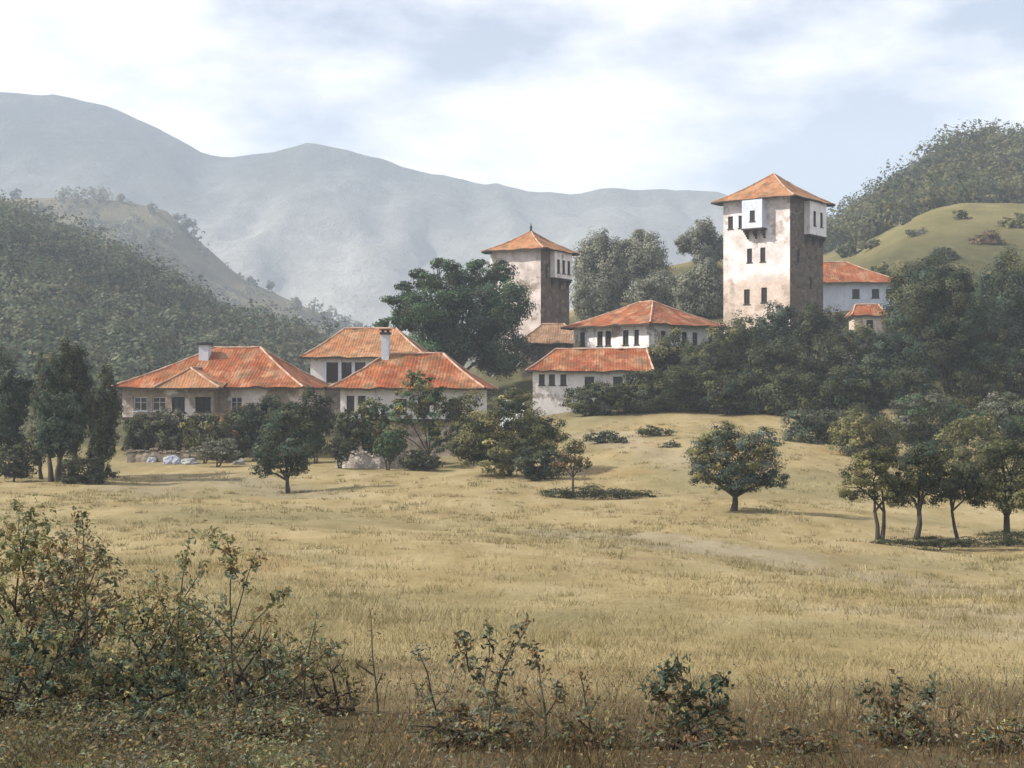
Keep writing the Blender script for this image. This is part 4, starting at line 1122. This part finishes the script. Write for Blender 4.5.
weed('wild_shrub', 'slim weed with tapering seed head between left thicket and centre', 372, 11.5, [[(378, 720), (374, 680), (370, 640), (366, 612)], [(374, 690), (385, 668)], [(373, 675), (360, 655)]], PAL['rust'], leaf=0.036, dens=16, seed=8)
weed('wild_shrub', 'brown topped weed at the right side of the left thicket', 305, 11.3, [[(300, 722), (305, 680), (312, 640), (318, 610)], [(304, 690), (285, 665), (278, 640)], [(308, 665), (325, 640)]], PAL['weed'], leaf=0.048, dens=22, seed=9)
weed('wild_shrub', 'small brown weed between the central weeds and the blue green tuft', 592, 10.3, [[(590, 745), (588, 715), (584, 690), (578, 672)], [(588, 715), (600, 700)]], PAL['rust'], leaf=0.040, dens=19, seed=10)
weed('wild_shrub', 'low dark weed near the bottom edge left of the right foreground plants', 800, 9.4, [[(800, 775), (796, 750), (790, 735)], [(798, 760), (812, 742)]], PAL['rust'], leaf=0.036, dens=22, seed=11)
weed('wild_shrub', 'tall feathery weed rising from the left thicket with brown heads', 178, 12.2, [[(172, 700), (175, 640), (178, 580), (182, 535)], [(175, 640), (160, 600), (150, 575)], [(176, 610), (195, 580), (202, 562)], [(174, 660), (150, 640), (132, 628)]], PAL['weed'], leaf=0.060, dens=24, seed=12)
weed('wild_shrub', 'brown weed with blotchy leaves near the left edge thicket top', 95, 13.0, [[(85, 690), (88, 620), (85, 560), (82, 510)], [(88, 620), (66, 585), (50, 560)], [(87, 590), (105, 560), (112, 545)], [(86, 640), (115, 620), (130, 600)]], PAL['rust']+PAL['weed'], leaf=0.064, dens=27, seed=13)

gt = 'scrub bushes of the left foreground thicket'
def scrub(lab, bpx, Y, box, pal, k, seed, cover=2.2):
    tree('scrub_bush', lab, 'bush', bpx, Y, auto_lobes(*box, k, seed), pal, leaf_px=5.5, cover=cover*0.55, aspect=0.42, trunk=0.03, stems=4, seed=seed, group=gt, parts=('foliage', 'stem'), subr=0.17, sub=46)
scrub('olive brown scrub bush at the upper left edge of the thicket', 30, 15.0, (-30, 498, 88, 660), PAL['weed']+PAL['olive'], 9, 201)
scrub('dark teal scrub bush filling the lower left corner', 20, 11.0, (-70, 610, 110, 765), PAL['teal']+PAL['dark']+PAL['weed'], 10, 202)
scrub('grey green scrub bush at the front of the thicket left of the forked weed', 140, 11.2, (70, 640, 215, 750), PAL['weed']+PAL['teal']+PAL['dark'], 9, 203)
scrub('pale scrub bush behind the tall branching weed', 190, 13.2, (130, 590, 250, 700), PAL['weed']+PAL['grey'], 8, 204, 1.7)
scrub('loose grey scrub bush at right side of the thicket', 285, 12.6, (240, 630, 330, 710), PAL['grey']+PAL['weed'], 7, 205, 1.4)
scrub('tall loose brown scrub bush behind the left thicket', 70, 14.2, (20, 520, 130, 680), PAL['rust']+PAL['weed']+PAL['grey'], 9, 207, 1.5)
scrub('airy olive scrub bush under the feathery weed of the thicket', 150, 12.6, (95, 575, 215, 705), PAL['olive']+PAL['weed'], 9, 208, 1.5)
scrub('thin grey brown scrub bush between the forked weed and the thicket right end', 245, 11.6, (200, 610, 300, 725), PAL['grey']+PAL['rust']+PAL['weed'], 8, 209, 1.4)
scrub('low teal scrub bush along the bottom edge, left of the low dark scrub', 120, 10.0, (60, 690, 200, 775), PAL['teal']+PAL['weed'], 8, 210, 1.8)
scrub('sparse olive scrub at the right end of the thicket', 330, 11.6, (290, 650, 375, 725), PAL['olive']+PAL['rust'], 7, 211, 1.0)
gt2 = 'loose scrub along the bottom edge of the meadow'
def scrub2(lab, bpx, Y, box, pal, k, seed, cover=1.3):
    tree('scrub_bush', lab, 'bush', bpx, Y, auto_lobes(*box, k, seed), pal, leaf_px=5.5, cover=cover, aspect=0.42, trunk=0.025, stems=4, seed=seed, group=gt2, parts=('foliage', 'stem'), subr=0.17, sub=40)
scrub2('loose grey rust scrub at the foot of the central forked weed', 470, 9.9, (395, 690, 545, 772), PAL['rust']+PAL['grey']+PAL['weed'], 9, 221)
scrub2('broken brown scrub right of the central weeds', 590, 9.8, (540, 705, 640, 775), PAL['rust']+PAL['weed'], 7, 222)
scrub2('scrub under the blue green tuft weed', 690, 9.7, (635, 700, 750, 775), PAL['teal']+PAL['rust']+PAL['olive'], 8, 223)
scrub2('thin dark scrub by the bottom edge between tuft weed and right weeds', 795, 9.5, (745, 725, 850, 778), PAL['rust']+PAL['dark'], 7, 224)
scrub2('grey scrub around the stems of the rusty headed weed', 905, 9.9, (845, 695, 965, 775), PAL['grey']+PAL['weed']+PAL['rust'], 8, 225)
scrub2('brown scrub in the lower right corner', 1000, 9.6, (955, 715, 1050, 775), PAL['rust']+PAL['weed'], 7, 226)
scrub('low dark scrub at the foot of the tall branching weed', 250, 10.2, (190, 700, 330, 765), PAL['dark']+PAL['weed'], 7, 206, 1.8)

# ground cover and dry grass (uncountable)
def scatter(n, fY, fpx, accept=None):
    out = []
    while len(out) < n:
        Y_ = fY(); p = fpx()
        if accept and not accept(p, Y_): continue
        out.append((wx(p, Y_), Y_))
    A = np.array(out)
    return A[:, 0], A[:, 1]
X_, Y_ = scatter(70000, lambda: 7.5*math.exp(random.random()*0.95), lambda: random.uniform(-120, 1150),
                 lambda p, y: random.random() < (1.0 if p < 330 - (y-9)*6 else 0.10)*(1 if y < 13 else max(0, 1-(y-13)/6)) )
Z_ = ground_arr(X_, Y_)
clN = np.array([mnoise.noise(Vector((x*1.6, y*1.6, 3))) for x, y in zip(X_, Y_)])
k = clN > -0.15
X_, Y_, Z_ = X_[k], Y_[k], Z_[k]
n = len(X_)
pal = np.array(PAL['weed']+PAL['grey']+PAL['rust']+PAL['dark'][1:])
cidx = (np.array([mnoise.noise(Vector((x*2.3, y*2.3, 9))) for x, y in zip(X_, Y_)])*0.9+0.5)*len(pal)
C = pal[np.clip(cidx+RNG.normal(size=n)*1.2, 0, len(pal)-1).astype(int)]*RNG.uniform(0.7, 1.3, size=(n, 1))
Lf = RNG.uniform(0.018, 0.05, n)
o = leaf_mesh('ground_cover', np.stack([X_, Y_, Z_+RNG.uniform(0, 1, n)**2*0.22], -1), np.stack([RNG.normal(size=n)*.6, RNG.normal(size=n)*.6-.2, np.ones(n)], -1), Lf, Lf*0.45, C, M['leaf'])
tag(o, 'low mixed weeds carpeting the foreground', 'ground cover', kind='stuff')

def grass(name, label, n, y0, y1, hmin, hmax, w, pals):
    X_, Y_ = scatter(n, lambda: y0*math.exp(random.random()*math.log(y1/y0)), lambda: random.uniform(-150, 1180))
    cl = np.array([mnoise.noise(Vector((x*0.9, y*0.9, 3))) for x, y in zip(X_, Y_)])
    cl2 = np.array([mnoise.noise(Vector((x*0.25, y*0.25, 8))) for x, y in zip(X_, Y_)])
    k = ((cl + 0.6*RNG.normal(size=n)) > -0.1) & (RNG.uniform(size=n) > np.clip((Y_-15)/30, 0, 1)**0.7)
    X_, Y_, cl, cl2 = X_[k], Y_[k], cl[k], cl2[k]; n = len(X_)
    Z_ = ground_arr(X_, Y_)
    h = RNG.uniform(hmin, hmax, n)*(1+0.5*cl); an = RNG.uniform(0, 6.283, n)
    ww = w*np.clip(Y_/14, 0.7, 3)
    V = np.empty((n, 3, 3))
    V[:, 0] = np.stack([X_-np.cos(an)*ww, Y_-np.sin(an)*ww, Z_-0.02], -1)
    V[:, 1] = np.stack([X_+np.cos(an)*ww, Y_+np.sin(an)*ww, Z_-0.02], -1)
    V[:, 2] = np.stack([X_+RNG.normal(size=n)*h*0.55, Y_+RNG.normal(size=n)*h*0.55, Z_+h], -1)
    me = bpy.data.meshes.new(name)
    me.vertices.add(3*n); me.loops.add(3*n); me.polygons.add(n)
    me.vertices.foreach_set('co', V.reshape(-1))
    me.loops.foreach_set('vertex_index', np.arange(3*n, dtype=np.int32))
    me.polygons.foreach_set('loop_start', np.arange(0, 3*n, 3, dtype=np.int32))
    me.update(calc_edges=True)
    pa = np.array(pals)
    C = pa[np.clip((cl2*1.1+0.5)*len(pa)+RNG.normal(size=n)*0.7, 0, len(pa)-1).astype(int)]*RNG.uniform(0.75, 1.2, size=(n, 1))
    cc = np.ones((n, 3, 4)); cc[:, :, :3] = C[:, None]
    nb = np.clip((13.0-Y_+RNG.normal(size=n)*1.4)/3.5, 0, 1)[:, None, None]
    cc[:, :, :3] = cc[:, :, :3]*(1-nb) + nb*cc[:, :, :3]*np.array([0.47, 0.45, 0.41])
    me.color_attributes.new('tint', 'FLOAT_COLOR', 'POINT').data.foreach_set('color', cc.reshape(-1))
    me.materials.append(M['grass'])
    tag(link(bpy.data.objects.new(name, me)), label, 'grass', kind='stuff')
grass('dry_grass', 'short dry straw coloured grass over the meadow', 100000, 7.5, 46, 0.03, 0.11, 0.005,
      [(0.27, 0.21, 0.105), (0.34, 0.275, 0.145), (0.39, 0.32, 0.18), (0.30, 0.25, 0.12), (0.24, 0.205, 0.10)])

def tufts(name, label, n, y0, y1, pals):
    X_, Y_ = scatter(n, lambda: y0*math.exp(random.random()**0.8*math.log(y1/y0)), lambda: random.uniform(-150, 1180),
                     lambda p, y: mnoise.noise(Vector((p/1400*y*0.12, y*0.12, 5))) + 0.5*random.gauss(0, 1) > 0.15 and not (y > 88 and p < 560))
    k = 26
    cs = np.array(pals)[RNG.integers(0, len(pals), n)]*RNG.uniform(0.8, 1.2, size=(n, 1))
    sz = RNG.uniform(0.4, 1.6, n)
    X2 = np.repeat(X_, k)+RNG.normal(size=n*k)*0.17*np.repeat(sz, k); Y2 = np.repeat(Y_, k)+RNG.normal(size=n*k)*0.17*np.repeat(sz, k)
    Z2 = ground_arr(X2, Y2); h = RNG.uniform(0.05, 0.17, n*k)*np.repeat(sz, k); an = RNG.uniform(0, 6.283, n*k); ww = 0.0065*np.clip(Y2/24, 0.8, 3.2)
    V = np.empty((n*k, 3, 3))
    V[:, 0] = np.stack([X2-np.cos(an)*ww, Y2-np.sin(an)*ww, Z2-0.02], -1); V[:, 1] = np.stack([X2+np.cos(an)*ww, Y2+np.sin(an)*ww, Z2-0.02], -1)
    V[:, 2] = np.stack([X2+RNG.normal(size=n*k)*h*0.6, Y2+RNG.normal(size=n*k)*h*0.6, Z2+h], -1)
    me = bpy.data.meshes.new(name); n3 = n*k
    me.vertices.add(3*n3); me.loops.add(3*n3); me.polygons.add(n3)
    me.vertices.foreach_set('co', V.reshape(-1)); me.loops.foreach_set('vertex_index', np.arange(3*n3, dtype=np.int32))
    me.polygons.foreach_set('loop_start', np.arange(0, 3*n3, 3, dtype=np.int32)); me.update(calc_edges=True)
    cc = np.ones((n3, 3, 4)); cc[:, :, :3] = np.repeat(cs, k, 0)[:, None]
    me.color_attributes.new('tint', 'FLOAT_COLOR', 'POINT').data.foreach_set('color', cc.reshape(-1))
    me.materials.append(M['grass'])
    tag(link(bpy.data.objects.new(name, me)), label, 'grass', kind='stuff')
tufts('grass_tufts', 'straw and olive grass tufts dotted over the meadow', 4200, 16, 108, [(0.24, 0.21, 0.10), (0.33, 0.27, 0.14), (0.28, 0.235, 0.115), (0.38, 0.315, 0.18), (0.20, 0.18, 0.08)])
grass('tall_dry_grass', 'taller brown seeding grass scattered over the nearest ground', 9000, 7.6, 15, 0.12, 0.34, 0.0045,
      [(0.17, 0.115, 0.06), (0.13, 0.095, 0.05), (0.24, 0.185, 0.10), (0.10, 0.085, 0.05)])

# ------------------------------------------------------------------ haze
hz = MB(); hz.box(-1300, -60, -25, 1300, 1900, 350)
m = bpy.data.materials.new('haze'); m.use_nodes = True; nt = m.node_tree; nt.nodes.clear()
out = nd(nt, 'ShaderNodeOutputMaterial'); pv = nd(nt, 'ShaderNodeVolumePrincipled')
pv.inputs['Color'].default_value = (0.74, 0.85, 1.0, 1); pv.inputs['Density'].default_value = 0.00047
pv.inputs['Anisotropy'].default_value = 0.0
nt.links.new(pv.outputs[0], out.inputs['Volume'])
h = hz.build('haze', m); tag(h, 'pale summer haze filling the valley air', 'haze', kind='stuff')

# ------------------------------------------------------------------ light, sky, camera
EL = 40.0
sd = Vector((-0.99, -0.10)).normalized()
to_sun = Vector((sd.x*math.cos(R(EL)), sd.y*math.cos(R(EL)), math.sin(R(EL))))
sl = bpy.data.lights.new('sun', 'SUN'); sl.energy = 5.0; sl.angle = R(0.8); sl.color = (1.0, 0.93, 0.84)
so = link(bpy.data.objects.new('sun', sl)); so.rotation_euler = (-to_sun).to_track_quat('-Z', 'Y').to_euler(); so.location = (-60, -40, 80)

w = bpy.data.worlds.new('World'); S.world = w; w.use_nodes = True
nt = w.node_tree; bg = nt.nodes['Background']
sky = nd(nt, 'ShaderNodeTexSky', sky_type='NISHITA'); sky.sun_disc = False
sky.sun_elevation = R(EL); sky.sun_rotation = math.atan2(to_sun.x, to_sun.y) % (2*math.pi)
sky.air_density = 1.0; sky.dust_density = 1.2; sky.ozone_density = 1.5
tc = nd(nt, 'ShaderNodeTexCoord'); mp = nd(nt, 'ShaderNodeMapping'); mp.inputs['Scale'].default_value = (1.0, 1.0, 2.3); mp.inputs['Location'].default_value = (0.35, 0.2, 0.1)
nt.links.new(tc.outputs['Generated'], mp.inputs[0])
cf = ramp(nt, [(0.42, (0.16, 0.16, 0.16)), (0.58, (0.85, 0.85, 0.85))], noise(nt, mp.outputs[0], 4.2, 6, 0.55))
skc = mixc(nt, cf, sky.outputs[0], (11.6, 11.1, 11.2))
nt.links.new(skc, bg.inputs['Color']); bg.inputs['Strength'].default_value = 0.08

cam = bpy.data.cameras.new('camera'); co = link(bpy.data.objects.new('camera', cam))
co.location = (0, 0, 0); co.rotation_euler = (R(90), 0, 0)
cam.sensor_width = 36; cam.lens = F/1024*36; cam.shift_y = (HZ-384)/1024
cam.clip_start = 0.1; cam.clip_end = 6000
S.camera = co
S.view_settings.view_transform = 'Standard'; S.view_settings.look = 'None'
S.view_settings.exposure = 0.65; S.view_settings.gamma = 1.0
S.render.engine = 'CYCLES'
S.cycles.volume_bounces = 1; S.cycles.max_bounces = 6; S.cycles.diffuse_bounces = 2; S.cycles.transparent_max_bounces = 8
